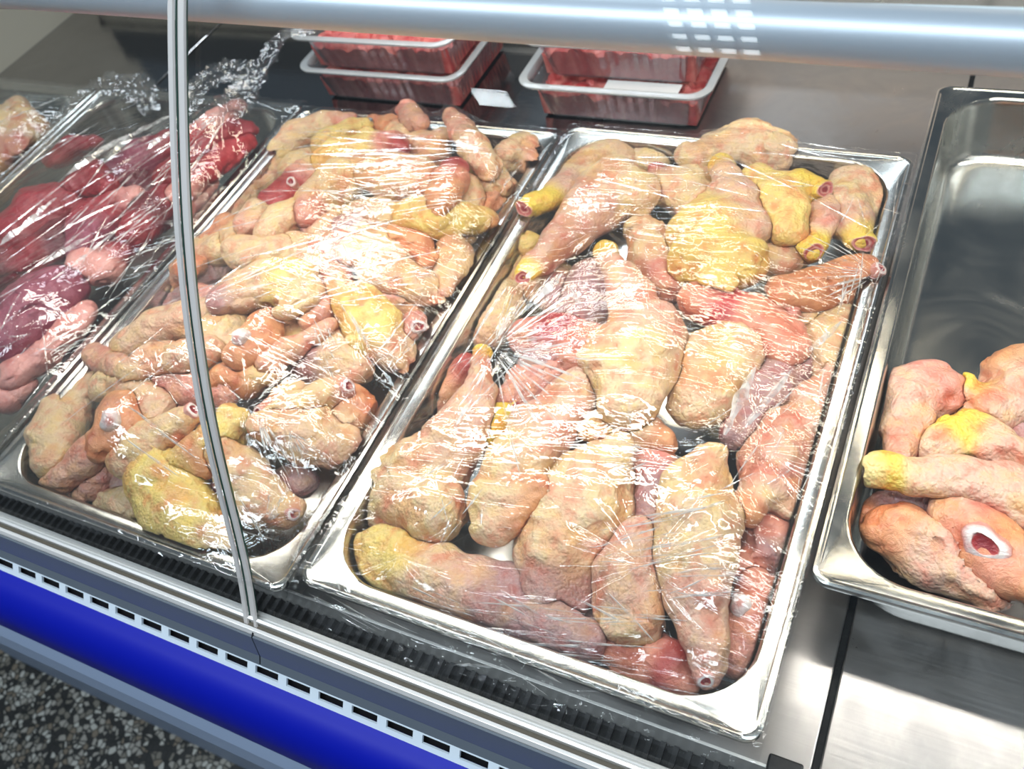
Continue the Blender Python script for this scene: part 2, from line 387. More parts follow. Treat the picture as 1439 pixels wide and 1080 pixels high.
# joint strip
V = []; F = []; n = len(Q)
for x in (-37.2, -33.8): V += [(x, p[0], p[1]) for p in Q - nn_ * 1.2]; V += [(x, p[0], p[1]) for p in Q - nn_ * 4]
for i in range(n - 1):
    F += [(i, i + 1, 2 * n + i + 1, 2 * n + i), (n + i, 3 * n + i, 3 * n + i + 1, n + i + 1), (i, n + i, n + i + 1, i + 1), (2 * n + i, 2 * n + i + 1, 3 * n + i + 1, 3 * n + i)]
mkobj('glass_joint_strip', V, F, M_GSTRIP, parent=case, loc=(-35.5, -30, -36))['label'] = 'thin shiny strip joining the two glass panes'
for xa, xb, nm, mt in ((-42.5, -37.9, 'joint_trim', M_GSTRIP), (-33.2, -29.6, 'joint_trim', M_GSTRIP)):
    V = []; F = []
    for x, o_ in ((xa, .05), (xa + .6, 1.3), (xb - .6, 1.3), (xb, .05)): V += [(x, p[0], p[1]) for p in Q + nn_ * o_]
    for c_ in range(3):
        for i in range(n - 1): F.append((c_ * n + i, c_ * n + i + 1, (c_ + 1) * n + i + 1, (c_ + 1) * n + i))
    mkobj(nm, V, F, mt, parent=case)
# horizontal tube inside the glass
v, f = tube([(XL + 1, 208, 329), (XR, 208, 284)], 12.6, 40)
mkobj('support_tube', v, f, M_TUBE, parent=case)['label'] = 'thick polished metal tube across the top behind the glass'

v, f = box(-560, 1180, 213, 236, 296.5, 304); part('lamp_housing', v, f, M_WHITE)
# ------------------------------------------------------------------ trays
TR = {'leftmost': (-990, -12), 'meat': (-660, -4), 'wings': (-330, -12), 'legs': (0, 0), 'drums': (328, 108)}
def tray(key, label):
    X0, Y0 = TR[key]; X1, Y1 = X0 + 325, Y0 + 530
    spec = [(1.4, -6.5, 10), (.3, -5.5, 11), (0, -3.2, 11), (.6, -1.2, 11), (2.4, -.2, 10.5), (4.0, -.6, 10), (5.0, -1.5, 10), (12.2, -1.5, 43), (13.6, -2.3, 43), (14.6, -4.5, 42.5),
            (15.4, -9, 42), (19, -52, 40), (20.6, -57.5, 38.5), (23.6, -61.5, 36), (28.5, -63.6, 33), (34, -64, 30)]
    rings = [[(x, y, z) for x, y in rrect(X0 + i, X1 - i, Y0 + i, Y1 - i, r, 10, 8)] for i, z, r in spec]
    v, f = ringloft(rings)
    o = mkobj('steel_tray', v, f, M_TRAY, loc=((X0 + X1) / 2, (Y0 + Y1) / 2, -65.3))
    m = o.modifiers.new('thick', 'SOLIDIFY'); m.thickness = .0009; m.offset = -1
    tag(o, label, 'tray', 'steel trays on the counter deck'); return o
tray('leftmost', 'steel tray of pale poultry, leftmost on the deck')
tray('meat', 'steel tray holding the dark red meat cuts')
tray('wings', 'steel tray heaped with raw chicken wings, front corner beside the glass joint')
tray('legs', 'steel tray filled with whole chicken legs under film')
tray('drums', 'unwrapped steel tray with a few drumsticks at its front')

# ------------------------------------------------------------------ flesh pieces as signed distance fields
FLAT = 1.22
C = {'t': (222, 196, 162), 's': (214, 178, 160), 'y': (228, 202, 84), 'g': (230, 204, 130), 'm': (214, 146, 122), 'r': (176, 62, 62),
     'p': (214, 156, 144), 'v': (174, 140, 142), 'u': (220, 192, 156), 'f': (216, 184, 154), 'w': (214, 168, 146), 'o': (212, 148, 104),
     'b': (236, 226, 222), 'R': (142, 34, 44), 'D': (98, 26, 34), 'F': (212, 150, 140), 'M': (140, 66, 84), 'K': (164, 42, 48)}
C['c'] = (230, 216, 172)
CL = {k: np.array(srgb(*v)) for k, v in C.items()}
MEATY = set('mrRDMKob')
PART = {'leg': {'c': 'knuckle_skin', 't': 'thigh', 's': 'drumstick', 'y': 'yellow_ankle', 'g': 'thigh', 'm': 'exposed_meat', 'r': 'exposed_meat', 'p': 'skin_flap', 'v': 'shank', 'b': 'bone', 'o': 'exposed_meat'},
        'wing': {'u': 'drumette', 'f': 'forearm', 'w': 'wing_tip', 'm': 'exposed_meat', 'o': 'exposed_meat', 'r': 'exposed_meat', 'p': 'skin_flap', 'b': 'bone', 't': 'forearm', 'y': 'forearm', 'g': 'drumette', 's': 'forearm', 'v': 'skin_flap'},
        'beef': {'R': 'lean', 'D': 'dark_lean', 'F': 'fat_edge', 'M': 'membrane', 'K': 'cut_face', 'b': 'bone'}}
def mound(key, X, Y):
    X0, Y0 = TR[key]; u = np.clip((X - X0 - 162.5) / 150, -1.2, 1.2); v = np.clip((Y - Y0 - 265) / 252, -1.2, 1.2)
    e = np.clip((1 - u ** 4), 0, 1) * np.clip((1 - v ** 4), 0, 1)
    if key == 'wings': return 4 + 36 * e + 5 * v
    if key == 'legs': return -4 + 26 * e + 9 * v
    if key == 'meat': return 0 + 30 * e + 8 * v
    if key == 'leftmost': return 4 + 22 * e
    return -8.0
PIECES = []
def piece(kind, key, label, nodes, layer=0, bone=None, lift=0.0, group=None, cat=None, name=None):
    PIECES.append(dict(kind=kind, key=key, label=label, nodes=nodes, layer=layer, bone=bone, lift=lift, group=group, cat=cat, name=name))
# ---- whole legs in the centre tray (pixel x, y, radius, tissue code [, dz])
def leg(lb, nodes, layer=0, bone=None, lift=0, **k): piece('leg', 'legs', lb, nodes, layer, bone, lift, **k)
leg('whole chicken leg standing ankle-up over the middle of the heap, yellow knob at its top', '851,352,14,y;858,370,14,s;872,394,20,s;890,422,32,s;908,466,50,s;888,516,60,t;886,560,44,t|862,500,44,t', 0, lift=12)
leg('plump yellow-skinned chicken thigh with its slim ankle pointing to the back rim', '1015,231,13,y;1022,250,15,s;1030,284,32,s;1046,318,32,s;1010,335,62,g;998,362,50,g;1038,368,38,g|1000,388,14,g;1022,398,8,g', 0, lift=6)
leg('large pale chicken leg at the back left, tapering down to a brownish ankle end', '892,268,34,t;862,270,46,t;826,300,38,s;790,334,28,s;760,364,20,s;741,384,14,y', 0, bone=[(735,389,12,-.6,.6,'c')], lift=4)
leg('chicken leg with cut yellow ankle poking over the left tray edge', '860,225,36,t;818,246,34,t;790,272,24,s,4;766,282,17,y,12;745,290,16,y,17', 0.6, bone=[(737,293,13,-.7,.25,'c')])
leg('pink-edged chicken thigh behind the yellow-skinned one, cut meat on its left', '926,240,14,r;940,262,28,t;965,268,38,t;985,300,30,t', .45)
leg('rounded pale chicken thigh lying against the back rim', '1085,216,34,t;1050,203,32,t;1012,210,24,t;975,218,20,t', .7, lift=14)
leg('bright yellow-skinned chicken leg with a cut ankle facing right', '1068,258,26,g;1092,290,36,g;1108,318,24,g|1092,265,24,g;1125,264,19,y;1146,264,16,y', .3, bone=[(1158,266,14,1,0,'c')], lift=6)
leg('chicken leg in the back right corner, ankle cut pointing down', '1240,290,24,t;1205,268,34,t;1182,288,30,t;1196,318,24,s;1207,334,19,y', .5, bone=[(1214,341,15,.5,.8,'c')])
leg('small drumstick with yellow cut ankle between the two right-hand ankles', '1160,288,22,s;1150,318,21,s;1136,345,19,y', .5, bone=[(1143,353,14,.5,.9,'c')])
leg('skinless orange-brown drumstick beside the right rim, sawn bone at its end', '1106,408,26,o;1150,404,30,o;1200,396,32,o;1228,390,24,o', .2, bone=[(1236,378,11,.8,-.5,'b')])
leg('opened chicken thigh showing pink raw meat right of centre', '985,424,26,m;1020,436,32,r;1060,452,34,m;1092,470,32,m;1112,492,22,m', .35)
leg('folded loose-skinned chicken thigh just right of the upright leg', '1025,478,30,t;990,510,44,t;985,560,40,t;1045,490,28,t', .55)
leg('little pink chicken nub under the skinless drumstick', '1100,424,18,p;1112,440,15,p', .8)
leg('smooth pale chicken thigh squeezed against the right rim', '1178,452,26,t;1164,480,34,t;1156,510,28,t', .8)
leg('pink drumstick leaning on the right rim with crumpled skin below', '1168,528,15,s;1142,560,20,s;1112,605,34,s;1088,650,42,s;1085,682,36,p;1104,706,18,t|1070,692,20,t;1045,722,17,o', .25)
leg('mauve-pink drumstick wedged between folded thigh and pink drumstick', '1108,505,30,v;1075,555,36,v;1040,605,30,v', .9)
leg('long narrow chicken leg pointing to the front rim, right of the centre front', '1000,642,22,t;985,680,42,t;982,730,50,t;978,785,48,t;982,840,38,s;992,890,25,s;995,930,18,s;993,948,14,p', 0, bone=[(992,955,13,0,1,'b')], lift=8)
leg('drumstick with bunched skin at the front, left of the long narrow leg', '895,765,34,s;884,800,42,s;884,840,42,s;890,868,38,t|862,880,16,t;905,862,20,o;885,885,24,t', .2)
leg('raw pink trimmed leg end at the very front rim', '868,902,28,m;905,920,32,m;945,935,27,r;968,955,14,m', .65)
leg('split leg joint with white bone end in the front right corner', '1066,835,30,m;1056,880,36,m;1040,925,24,p', .5, bone=[(1041,850,16,-.1,-.2,'k')])
leg('big round pale chicken thigh in the middle of the front half', '868,636,26,t;838,672,52,t;822,712,68,t;790,772,62,t;775,830,52,v;778,880,38,v', .25)
leg('slanted chicken leg left of the big round thigh, thin end by the front', '820,540,24,s;795,568,33,s;762,608,42,s;735,650,48,t;708,700,42,t;690,742,27,t|760,690,24,o;722,728,20,o', .15)
leg('very large chicken leg at the front left with thin ankle upright', '680,498,12,y;677,518,14,s;672,548,20,s;660,582,30,s;640,615,40,s;600,660,54,t;552,688,62,t;610,716,46,t|530,665,44,t', .1, lift=6)
leg('yellowish chicken leg lying along the front left rim', '500,764,15,g;530,776,32,g;565,790,42,g;610,812,45,t;655,832,44,s;705,845,44,v;770,876,38,v;826,900,24,v|650,862,16,o;600,838,20,o', .05)
leg('trimmed leg with dark red cut beside the left tray edge', '533,596,18,r;560,588,28,m;598,568,32,m;634,540,28,o;655,518,16,r', .5)
leg('short greenish-yellow ankle stub with red cut in the middle gap', '690,604,22,y;708,590,24,y', .8, bone=[(726,576,15,1,-.6,'c')])
leg('chicken leg with yellow tip hidden under film at the left tray edge', '690,470,28,t;700,425,34,t;706,392,30,t;722,352,18,g;740,336,12,y', .75)
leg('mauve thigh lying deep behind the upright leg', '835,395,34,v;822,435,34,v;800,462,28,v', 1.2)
leg('pale thigh seen in the gap between upright leg and yellow thigh', '908,325,26,t;918,362,32,t;935,400,26,p', .9)
leg('raw pink meat under the film left of the upright leg', '742,470,26,p;782,474,34,r;825,492,34,m;760,512,30,v', .9)
leg('thin flap of pink skin behind the very large front left leg', '740,530,25,p;775,520,24,p;715,560,20,p', 1.0)
leg('crumpled skin peeking out under the upright leg', '832,596,24,t;865,612,28,t;905,606,24,t;935,618,20,o', .7)
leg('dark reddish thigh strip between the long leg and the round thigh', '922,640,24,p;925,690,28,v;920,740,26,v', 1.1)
leg('fleshy offcut below the pink drumstick on the right', '1072,742,28,m;1078,780,30,v;1052,802,26,m', .95)
leg('pale chicken thigh under the wrap in the back left corner', '836,212,24,t;880,208,28,t;915,228,22,t', 1.0)
leg('smooth thigh almost hidden below the left ankle', '720,400,20,t;775,395,30,t;790,420,28,v', 1.5)
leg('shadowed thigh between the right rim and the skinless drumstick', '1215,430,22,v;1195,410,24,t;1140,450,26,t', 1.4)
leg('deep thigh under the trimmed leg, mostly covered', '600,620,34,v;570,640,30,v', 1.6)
leg('yellow ankle peeping out left under the large pale leg', '712,340,14,y;726,334,13,y;745,345,16,g', .55)
leg('lower thigh under the bright yellow leg, mostly covered', '1120,345,28,t;1080,370,30,t', 1.3)
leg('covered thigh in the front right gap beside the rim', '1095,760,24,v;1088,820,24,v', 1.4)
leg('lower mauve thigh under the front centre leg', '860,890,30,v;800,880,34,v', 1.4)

# ---- wings in the tray left of centre
def wing(lb, nodes, layer=0, bone=None, lift=0, **k): piece('wing', 'wings', lb, nodes, layer, bone, lift, **k)
wing('broad pale wing in the front left corner of its tray', '112,545,22,u;92,578,30,u;76,618,32,u;72,646,24,u', .1)
wing('thin pink wing tip flap curling down by the front left corner', '165,610,28,w;130,640,24,w;95,672,16,w;66,690,17,w', .35)
wing('wing joint with orange meat and a white knuckle near the front left', '165,578,24,o;170,605,27,o;148,622,24,o', .1, bone=[(156,591,15,-.1,0,'k')], lift=6)
wing('small pink wing stump on the tray floor at the front left', '150,664,20,p;130,682,18,p;116,692,13,w', 1.2)
wing('rounded wing piece tucked behind the front rim', '150,702,15,u;182,708,23,u;205,702,18,u', 1.2)
wing('big yellowish wing hanging over the front rim just left of the glass joint', '216,632,22,g;222,668,38,g;248,705,46,g;282,738,36,g;320,762,16,u', .1, lift=2)
wing('drumette with a round red sawn end beside the glass joint', '262,584,15,u;240,602,23,u;205,625,28,u;178,648,26,u', .2, bone=[(270,577,12,.6,-.6,'b')], lift=4)
wing('creased wing skin right behind the glass joint strip', '330,588,22,g;312,615,32,g;285,640,30,o;262,650,24,g', .35)
wing('large smooth wing at the front right corner, rounded side up', '375,600,22,f;402,602,33,f;440,615,38,f;470,622,28,f;494,622,14,w', .05, lift=4)
wing('pale drumette with split end, frontmost at the right corner', '318,640,24,u;342,668,34,u;368,705,32,u;402,722,20,u', .25, bone=[(412,722,11,.9,.3,'b')])
wing('straight wing bone piece ending in a dark red marrow circle', '480,544,16,p;450,556,19,u;415,572,22,u;385,588,18,u', .25, bone=[(488,542,12,.9,-.2,'b')], lift=4)
wing('small wing end with bluish pink bone left of the marrow circle piece', '374,574,14,p;400,560,20,f;420,548,16,f', .7, bone=[(364,577,9,-.8,.3,'b')])
wing('orange fleshy wing joint near the right tray edge', '490,565,26,o;510,582,20,o;478,596,20,u', .6)
wing('long smooth wing middle lying left to right across the front half', '186,520,18,f;215,508,24,f;255,500,25,f;292,494,22,f', .1, lift=4)
wing('grey-pink feather-pitted wing middle behind the long smooth one', '184,484,22,f;222,462,27,f;265,448,26,f;300,432,18,f', .4)
wing('slim curved wing tip at the left tray edge', '92,496,10,w;118,500,16,w;148,508,17,w;172,520,12,w', .2)
wing('pink knobbly wing end by the left tray edge', '150,478,22,p;166,452,17,p;140,462,14,p', .6)
wing('wing with loose orange skin close to the left tray edge', '180,436,22,o;206,412,26,u;245,392,25,u;270,378,18,o', .5)
wing('wing joint with a white gristle knob in the middle front', '370,458,22,o;362,482,28,o;338,500,20,o', .15, bone=[(338,474,13,-.5,0,'k')], lift=6)
wing('pale skin of a wing just left of the white gristle knob', '292,470,24,u;322,462,28,u;318,488,22,u', .6)
wing('broad double-lobed wing in the middle with a violet bruise', '312,424,20,v;338,412,28,f;372,398,30,u;410,398,33,g;430,412,22,u;398,440,12,u', 0, lift=6)
wing('thin twisted strip of wing skin right of the gristle knob', '462,458,9,w;438,468,12,w;408,488,13,w;380,506,17,w', .2)
wing('round orange drumette below the twisted skin strip', '318,534,20,o;345,530,27,o;375,520,22,u', .5)
wing('narrow red-tinged skin strip above the twisted strip', '470,410,10,p;456,432,12,p;432,452,12,w', .35)
wing('wing lying under the long smooth middle piece', '150,542,20,u;192,548,26,f;222,572,20,f;218,598,14,f', .6)
wing('rough pink wing piece crossing behind the glass joint strip', '238,532,20,p;280,545,24,p;318,552,20,p', .8)
wing('large yellowish wing slanting down at the right tray edge', '478,404,20,f;500,430,33,g;528,465,34,g;552,495,27,f;565,520,15,w', .05, lift=2)
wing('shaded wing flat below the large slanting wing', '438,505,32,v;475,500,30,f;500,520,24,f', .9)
wing('knobby pink bone stump at the right tray edge', '584,456,18,p;566,474,14,p', .3, bone=[(587,458,13,.5,.3,'b')])
wing('smooth wing middle standing upright at the right tray edge', '632,342,18,f;636,368,27,f;634,392,24,f;624,412,15,w', .2)
wing('wing with pointed lower corner, left of the upright wing middle', '528,380,24,u;560,388,28,f;590,404,22,f;612,420,12,f', .3)
wing('skin-covered wing under streaked film in the tray middle', '495,352,22,u;530,350,30,f;560,372,24,f', .55)
wing('brownish smooth muscle piece above the upright wing middle', '560,332,18,o;585,345,22,o;600,362,16,o', .45)
wing('plump yellow drumette lying sideways near the right tray edge', '578,300,24,g;608,305,27,g;645,306,24,g;676,306,19,g;690,312,10,m', .1, lift=4)
wing('drumette with bright red raw top and orange belly', '638,238,19,K;632,256,23,m;624,276,20,o;616,288,14,o', 0, lift=10)
wing('long bare wing tip pointing up to the back rim', '630,162,10,w;645,180,13,w;664,205,16,f;688,236,18,f', 0, lift=10)
wing('rounded drumette in the back right corner of its tray', '712,222,21,u;733,214,25,u;746,226,17,w', .3)
wing('small skin fold left of the corner drumette', '680,232,20,g;696,256,21,u;712,262,14,u', .5)
wing('loose scrap of wing meat beside the right tray edge at the back', '690,278,18,m;712,266,15,u;676,294,14,o', 1.0)
wing('curled wing end sticking up highest at the back rim', '570,152,12,p;578,166,13,w;588,176,10,w', .2, lift=8)
wing('long wing with pale pitted skin in the back middle', '520,244,22,f;552,250,30,f;586,250,27,f;612,262,16,w', .12, lift=4)
wing('full round drumette left of the pale pitted wing', '432,300,18,p;446,284,30,u;472,262,34,u;500,240,24,u', .15, lift=2)
wing('red-ended drumlet under white film streaks at the back', '452,228,16,g;480,215,21,g;515,207,22,g;548,206,18,p;560,208,11,r', .15, lift=4)
wing('cluster of red cut ribs and meat at the back left', '382,278,15,r;402,268,20,r;425,250,22,p;446,236,18,u', .25, bone=[(410,256,9,-.5,-.5,'b')])
wing('long pale wing along the back left rim', '392,212,20,u;420,192,24,u;455,178,18,u;490,172,13,w', .3)
wing('yellow patch wing just inside the back rim', '458,200,18,g;490,188,19,g;515,182,14,g', .5)
wing('large pale wing on the left slope at the back', '325,298,30,u;350,262,33,u;378,232,26,u', .45)
wing('rounded wing end sticking out of the left slope', '350,318,20,w;366,298,20,u', .3)
wing('bulging drumette in the centre left of the heap', '378,326,20,u;402,310,27,u;434,296,27,u;455,286,15,p', .2)
wing('orange skin frill on the left slope', '300,340,17,o;322,320,19,o;336,345,17,u', .7)
wing('pale shoulder of a wing left of the double-lobed one', '335,352,22,u;358,362,27,u;395,352,23,u', .45)
wing('open wing cut with gristle below the streaked middle', '455,352,20,m;480,345,22,m;505,330,20,u', .6, bone=[(457,352,9,-.5,.2,'k')])
wing('orange wing end beneath the highest curled piece', '528,176,16,o;552,182,18,o;570,190,14,u', .45)
wing('wing flat right of the pitted wing near the back', '586,206,22,u;608,216,20,f;618,198,16,f', .5)
wing('fold of wing skin between plump drumette and red-topped one', '640,288,14,u;660,280,17,u;655,262,17,u', .7)
wing('violet-bruised wing skin in the heap centre', '508,300,20,u;532,302,24,u;482,316,12,v;556,300,17,u', .5)
wing('grey-ended wing bone piece in the heap centre', '432,312,13,v;452,322,18,f;474,312,17,f', .65)
wing('wing flat below the bulging drumette', '415,345,22,u;445,372,24,u;470,390,20,p', .7)
wing('pale wing behind the glass strip, upper left side', '255,380,20,u;278,360,25,u;308,350,22,u', .75)
wing('wing end near the right rim under the yellow drumette', '656,330,16,f;668,318,16,f;690,320,13,w', 1.2)
wing('thin bare wing tip near the back right rim', '700,182,10,w;680,190,14,w;650,180,12,w', 1.1)
wing('low wing beneath the large slanting one at the right', '545,420,18,p;575,432,18,f', 1.2)
wing('lower wing showing between gristle knob and slanting wing', '430,430,22,p;455,470,24,o;410,470,22,u', 1.1)
wing('low pink wing between the front corner wing and marrow circle', '470,572,20,u;440,585,20,p;500,605,16,u', 1.3)
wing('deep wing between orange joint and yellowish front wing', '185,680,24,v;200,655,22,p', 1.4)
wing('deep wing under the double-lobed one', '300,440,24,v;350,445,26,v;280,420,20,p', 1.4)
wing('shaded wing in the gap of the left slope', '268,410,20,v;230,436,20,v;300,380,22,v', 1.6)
wing('buried wing at the back between drumlet and pitted wing', '420,235,22,u;600,180,16,u', 1.2)
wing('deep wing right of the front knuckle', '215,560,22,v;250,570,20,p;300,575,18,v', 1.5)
wing('hidden wing between centre bruise and red-topped drumette', '590,275,20,p;560,278,20,u;610,330,18,v', 1.3)
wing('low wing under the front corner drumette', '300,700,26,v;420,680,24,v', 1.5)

# ---- unwrapped drumsticks on the right
def drum(lb, nodes, layer=0, bone=None, lift=0): piece('leg', 'drums', lb, nodes, layer, bone, lift, group='unwrapped drumsticks', cat='drumstick', name='drumstick')
drum('drumstick with pointed end down, topmost at the left of the open tray', '1300,545,36,p;1278,560,36,s;1270,595,28,s;1268,625,20,s;1266,642,15,s|1322,552,26,m', .3)
drum('drumstick partly cut off by the photo edge, yellow patch on its near end', '1346,556,20,s;1356,546,16,y;1390,572,32,s;1440,552,44,s;1480,520,40,s|1410,515,24,o;1440,508,24,o', .5)
drum('drumstick end with wrinkled yellow skin in the middle of the small heap', '1318,632,18,s;1338,612,22,y;1362,606,22,y;1392,622,26,s;1420,640,26,s', .35)
drum('straight drumstick lying flat with bright yellow knob at its left end', '1224,661,17,c;1238,662,20,y;1258,666,19,y;1276,668,17,s;1315,670,18,s;1360,674,23,s;1410,688,30,s;1470,712,40,s', 0, lift=10)
drum('drumstick with orange meat end in the front left corner of the open tray', '1243,742,30,o;1268,748,38,o;1302,768,42,s;1340,792,40,s;1385,822,32,s|1248,728,16,o', .3)
drum('upright drumstick cut face with red bone, frontmost in the open tray', '1342,720,34,s;1362,742,44,m;1390,772,44,o;1420,804,34,m;1446,824,24,o', .05, bone=[(1384,764,27,-.1,.2,'b')], lift=4)
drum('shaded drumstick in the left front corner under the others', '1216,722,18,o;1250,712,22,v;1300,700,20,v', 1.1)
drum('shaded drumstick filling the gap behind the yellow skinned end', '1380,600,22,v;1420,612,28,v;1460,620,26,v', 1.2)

# ---- red meat
def beef(lb, nodes, layer=0, lift=0, **k): piece('beef', 'meat', lb, nodes, layer, None, lift, **k)
beef('bright red meat slice with pale fat band under the back right corner', '252,268,16,F;285,240,18,K;320,212,16,K;348,196,11,K', 0, lift=4)
beef('thick dark red slice next to the bright one', '240,246,20,R;285,212,20,R;325,184,16,R;352,182,11,R', .2, lift=6)
beef('pale fatty meat slice along the back right side of the meat tray', '255,292,18,F;272,272,18,F;296,262,12,F', .5)
beef('long red meat strip bundled in the twisted film', '268,196,16,K;300,172,14,F;330,152,12,F', .2, lift=12)
beef('dark red meat chunk with brown edge beside the right rim', '190,330,20,R;214,300,27,D;238,275,18,R', .3)
beef('bright red little meat lump near the middle', '108,256,14,R;132,250,18,R;152,262,12,R', .1, lift=8)
beef('broad dark red meat joint under heavy film glare', '30,330,34,R;62,302,38,R;95,282,28,R', .2, lift=4)
beef('red meat joint with marbled face in the tray middle', '120,345,26,M;140,310,34,R;165,290,26,R;188,278,16,F', .3)
beef('fatty pink meat lump touching the right rim', '122,372,24,F;148,376,24,F;165,358,20,R', .3)
beef('big mauve meat joint wrapped in silvery membrane', '20,470,42,M;52,440,50,M;82,410,34,M', 0, lift=4)
beef('thick pale fat edge of the mauve joint', '22,525,17,F;62,500,17,F;100,462,17,F;122,434,13,F', .3)
beef('small red strip of meat near the back left', '78,222,12,K;104,206,13,R;132,198,10,R', .5)
beef('marbled red slab under the diagonal folds', '160,250,24,M;200,225,26,M;240,205,20,R', .7)
beef('deep red joint under the left glare', '10,380,36,D;50,362,34,R;90,340,28,D', .8)
beef('pink fatty trimming in the front corner', '10,560,20,F;30,545,16,F', .9)
beef('deep dark meat filling between the slices', '200,262,28,D;150,350,26,D;235,250,20,D', 1.5)
# leftmost tray
piece('wing', 'leftmost', 'pale poultry breast at the left photo edge under loose film', '-20,235,40,u;12,190,38,u;36,186,24,u;20,220,34,p', 0, name='chicken_breast', cat='chicken breast', group='poultry in the leftmost tray')
piece('wing', 'leftmost', 'small round knob of poultry on top of the pale breast', '22,152,14,u;34,158,12,u', 0, lift=4, name='chicken_breast', cat='chicken breast', group='poultry in the leftmost tray')
piece('wing', 'leftmost', 'pale poultry piece in front of the breast in the leftmost tray', '-40,300,40,u;-10,265,32,u', .5, name='chicken_breast', cat='chicken breast', group='poultry in the leftmost tray')

BUILT = []
def resolve(p):
    chains = []
    for ch in p['nodes'].split('|'):
        L_ = []
        for nd in ch.split(';'):
            q = nd.split(','); x, y, r = float(q[0]), float(q[1]), float(q[2]); c = q[3].strip(); dz = float(q[4]) if len(q) > 4 else 0.0
            z = 0.0
            for _ in range(4):
                P = at(x, y, z); rm = r * np.linalg.norm(P - CAM) / FPX * 1.02
                z = mound(p['key'], P[0], P[1]) - rm / FLAT * 0.8 - p['layer'] * 17 + p['lift'] + dz
                z = max(z, -62.5 + rm / FLAT)
            L_.append((np.array([P[0], P[1], z * FLAT]), rm, c))
        chains.append(L_)
    segs = []
    for L_ in chains:
        if len(L_) == 1: segs.append((L_[0], L_[0]))
        for a, b in zip(L_[:-1], L_[1:]): segs.append((a, b))
    return segs
def sdf(segs, P, want=False, k=5.0):
    D = None; ds = []; ts = []; x, y, z = P[..., 0], P[..., 1], P[..., 2]
    P = P + 7.0 * (np.stack([vnoise(x / 24 + 1, y / 24, z / 24), vnoise(x / 24, y / 24 + 11, z / 24), vnoise(x / 24, y / 24, z / 24 + 17)], -1) - .5)
    for (a, ra, ca), (b, rb, cb) in segs:
        ab = b - a; l2 = max(ab @ ab, 1e-6)
        t = np.clip(((P - a) @ ab) / l2, 0, 1)
        d = np.linalg.norm(P - a - t[..., None] * ab, axis=-1) - (ra + (rb - ra) * t)
        ds.append(d); ts.append(t)
        if D is None: D = d
        else:
            h = np.clip(0.5 + 0.5 * (D - d) / k, 0, 1); D = D * (1 - h) + d * h - k * h * (1 - h)
    D = D + 3.4 * (vnoise(x / 17, y / 17, z / 17) - .5) + 1.5 * (vnoise(x / 6.5 + 9, y / 6.5, z / 6.5) - .5)
    # the skin lies over the flesh as a sheet with an edge of its own
    sk = skinmask(x, y, z, segs[0][0][0])
    D = D - 2.1 * sk
    # creases
    cr = np.abs(vnoise(x / 21 + 3, y / 21 + 5, z / 21) - .5) * 2; D = D + 2.0 * np.exp(-(cr / .07) ** 2)
    if want: return D, ds, ts, sk
    return D
def skinmask(x, y, z, a):
    n = .62 * vnoise(x / 30 + a[0], y / 30, z / 24) + .38 * vnoise(x / 11, y / 11 + a[1], z / 11)
    return np.clip((n - .36) / .045, 0, 1)
def nets(D, o, h):
    ins = D < 0; nx, ny, nz = D.shape
    cnt = np.zeros((nx - 1, ny - 1, nz - 1), int)
    for i in (0, 1):
        for j in (0, 1):
            for k in (0, 1): cnt += ins[i:nx - 1 + i, j:ny - 1 + j, k:nz - 1 + k]
    act = (cnt > 0) & (cnt < 8)
    if not act.any(): return None
    I = np.argwhere(act); idx = -np.ones(act.shape, int); idx[act] = np.arange(len(I))
    acc = np.zeros((len(I), 3)); c = np.zeros(len(I))
    cor = [(0,0,0),(1,0,0),(0,1,0),(1,1,0),(0,0,1),(1,0,1),(0,1,1),(1,1,1)]
    for a, b in ((0,1),(2,3),(4,5),(6,7),(0,2),(1,3),(4,6),(5,7),(0,4),(1,5),(2,6),(3,7)):
        A_, B_ = np.array(cor[a]), np.array(cor[b])
        da = D[tuple((I + A_).T)]; db = D[tuple((I + B_).T)]
        s = (da < 0) != (db < 0); t = np.where(s, da / np.where(s, da - db, 1), 0)
        acc += s[:, None] * (A_ + (B_ - A_) * t[:, None]); c += s
    V = o + h * (I + acc / c[:, None])
    Fs = []
    for ax in range(3):
        u, v = [(1, 2), (2, 0), (0, 1)][ax]
        sl = [slice(None)] * 3; sl2 = [slice(None)] * 3; sl[ax] = slice(0, -1); sl2[ax] = slice(1, None)
        ch = ins[tuple(sl)] != ins[tuple(sl2)]
        E = np.argwhere(ch); E = E[(E[:, u] > 0) & (E[:, v] > 0) & (E[:, u] < D.shape[u] - 1) & (E[:, v] < D.shape[v] - 1)]
        if not len(E): continue
        du = np.zeros(3, int); du[u] = 1; dv = np.zeros(3, int); dv[v] = 1
        q = np.stack([idx[tuple((E - du - dv).T)], idx[tuple((E - dv).T)], idx[tuple(E.T)], idx[tuple((E - du).T)]], 1)
        fl = ~ins[tuple(E.T)]; q[fl] = q[fl][:, ::-1]; Fs.append(q)
    return V, np.concatenate(Fs)
def keep_big(V, F):
    par = np.arange(len(V))
    for _ in range(60):
        m = par[F].min(1); new = par.copy()
        for k in range(4): np.minimum.at(new, F[:, k], m)
        new = new[new]
        if (new == par).all(): break
        par = new
    lab, cnt = np.unique(par[F[:, 0]], return_counts=True)
    ok = par[F[:, 0]] == lab[cnt.argmax()]
    F = F[ok]; used = np.unique(F); mp = -np.ones(len(V), int); mp[used] = np.arange(len(used))
    return V[used], mp[F]
def vnormals(V, F):
    n = np.cross(V[F[:, 2]] - V[F[:, 0]], V[F[:, 3]] - V[F[:, 1]]); out = np.zeros_like(V)
    for k in range(4): np.add.at(out, F[:, k], n)
    return out / np.maximum(np.linalg.norm(out, axis=1), 1e-9)[:, None]
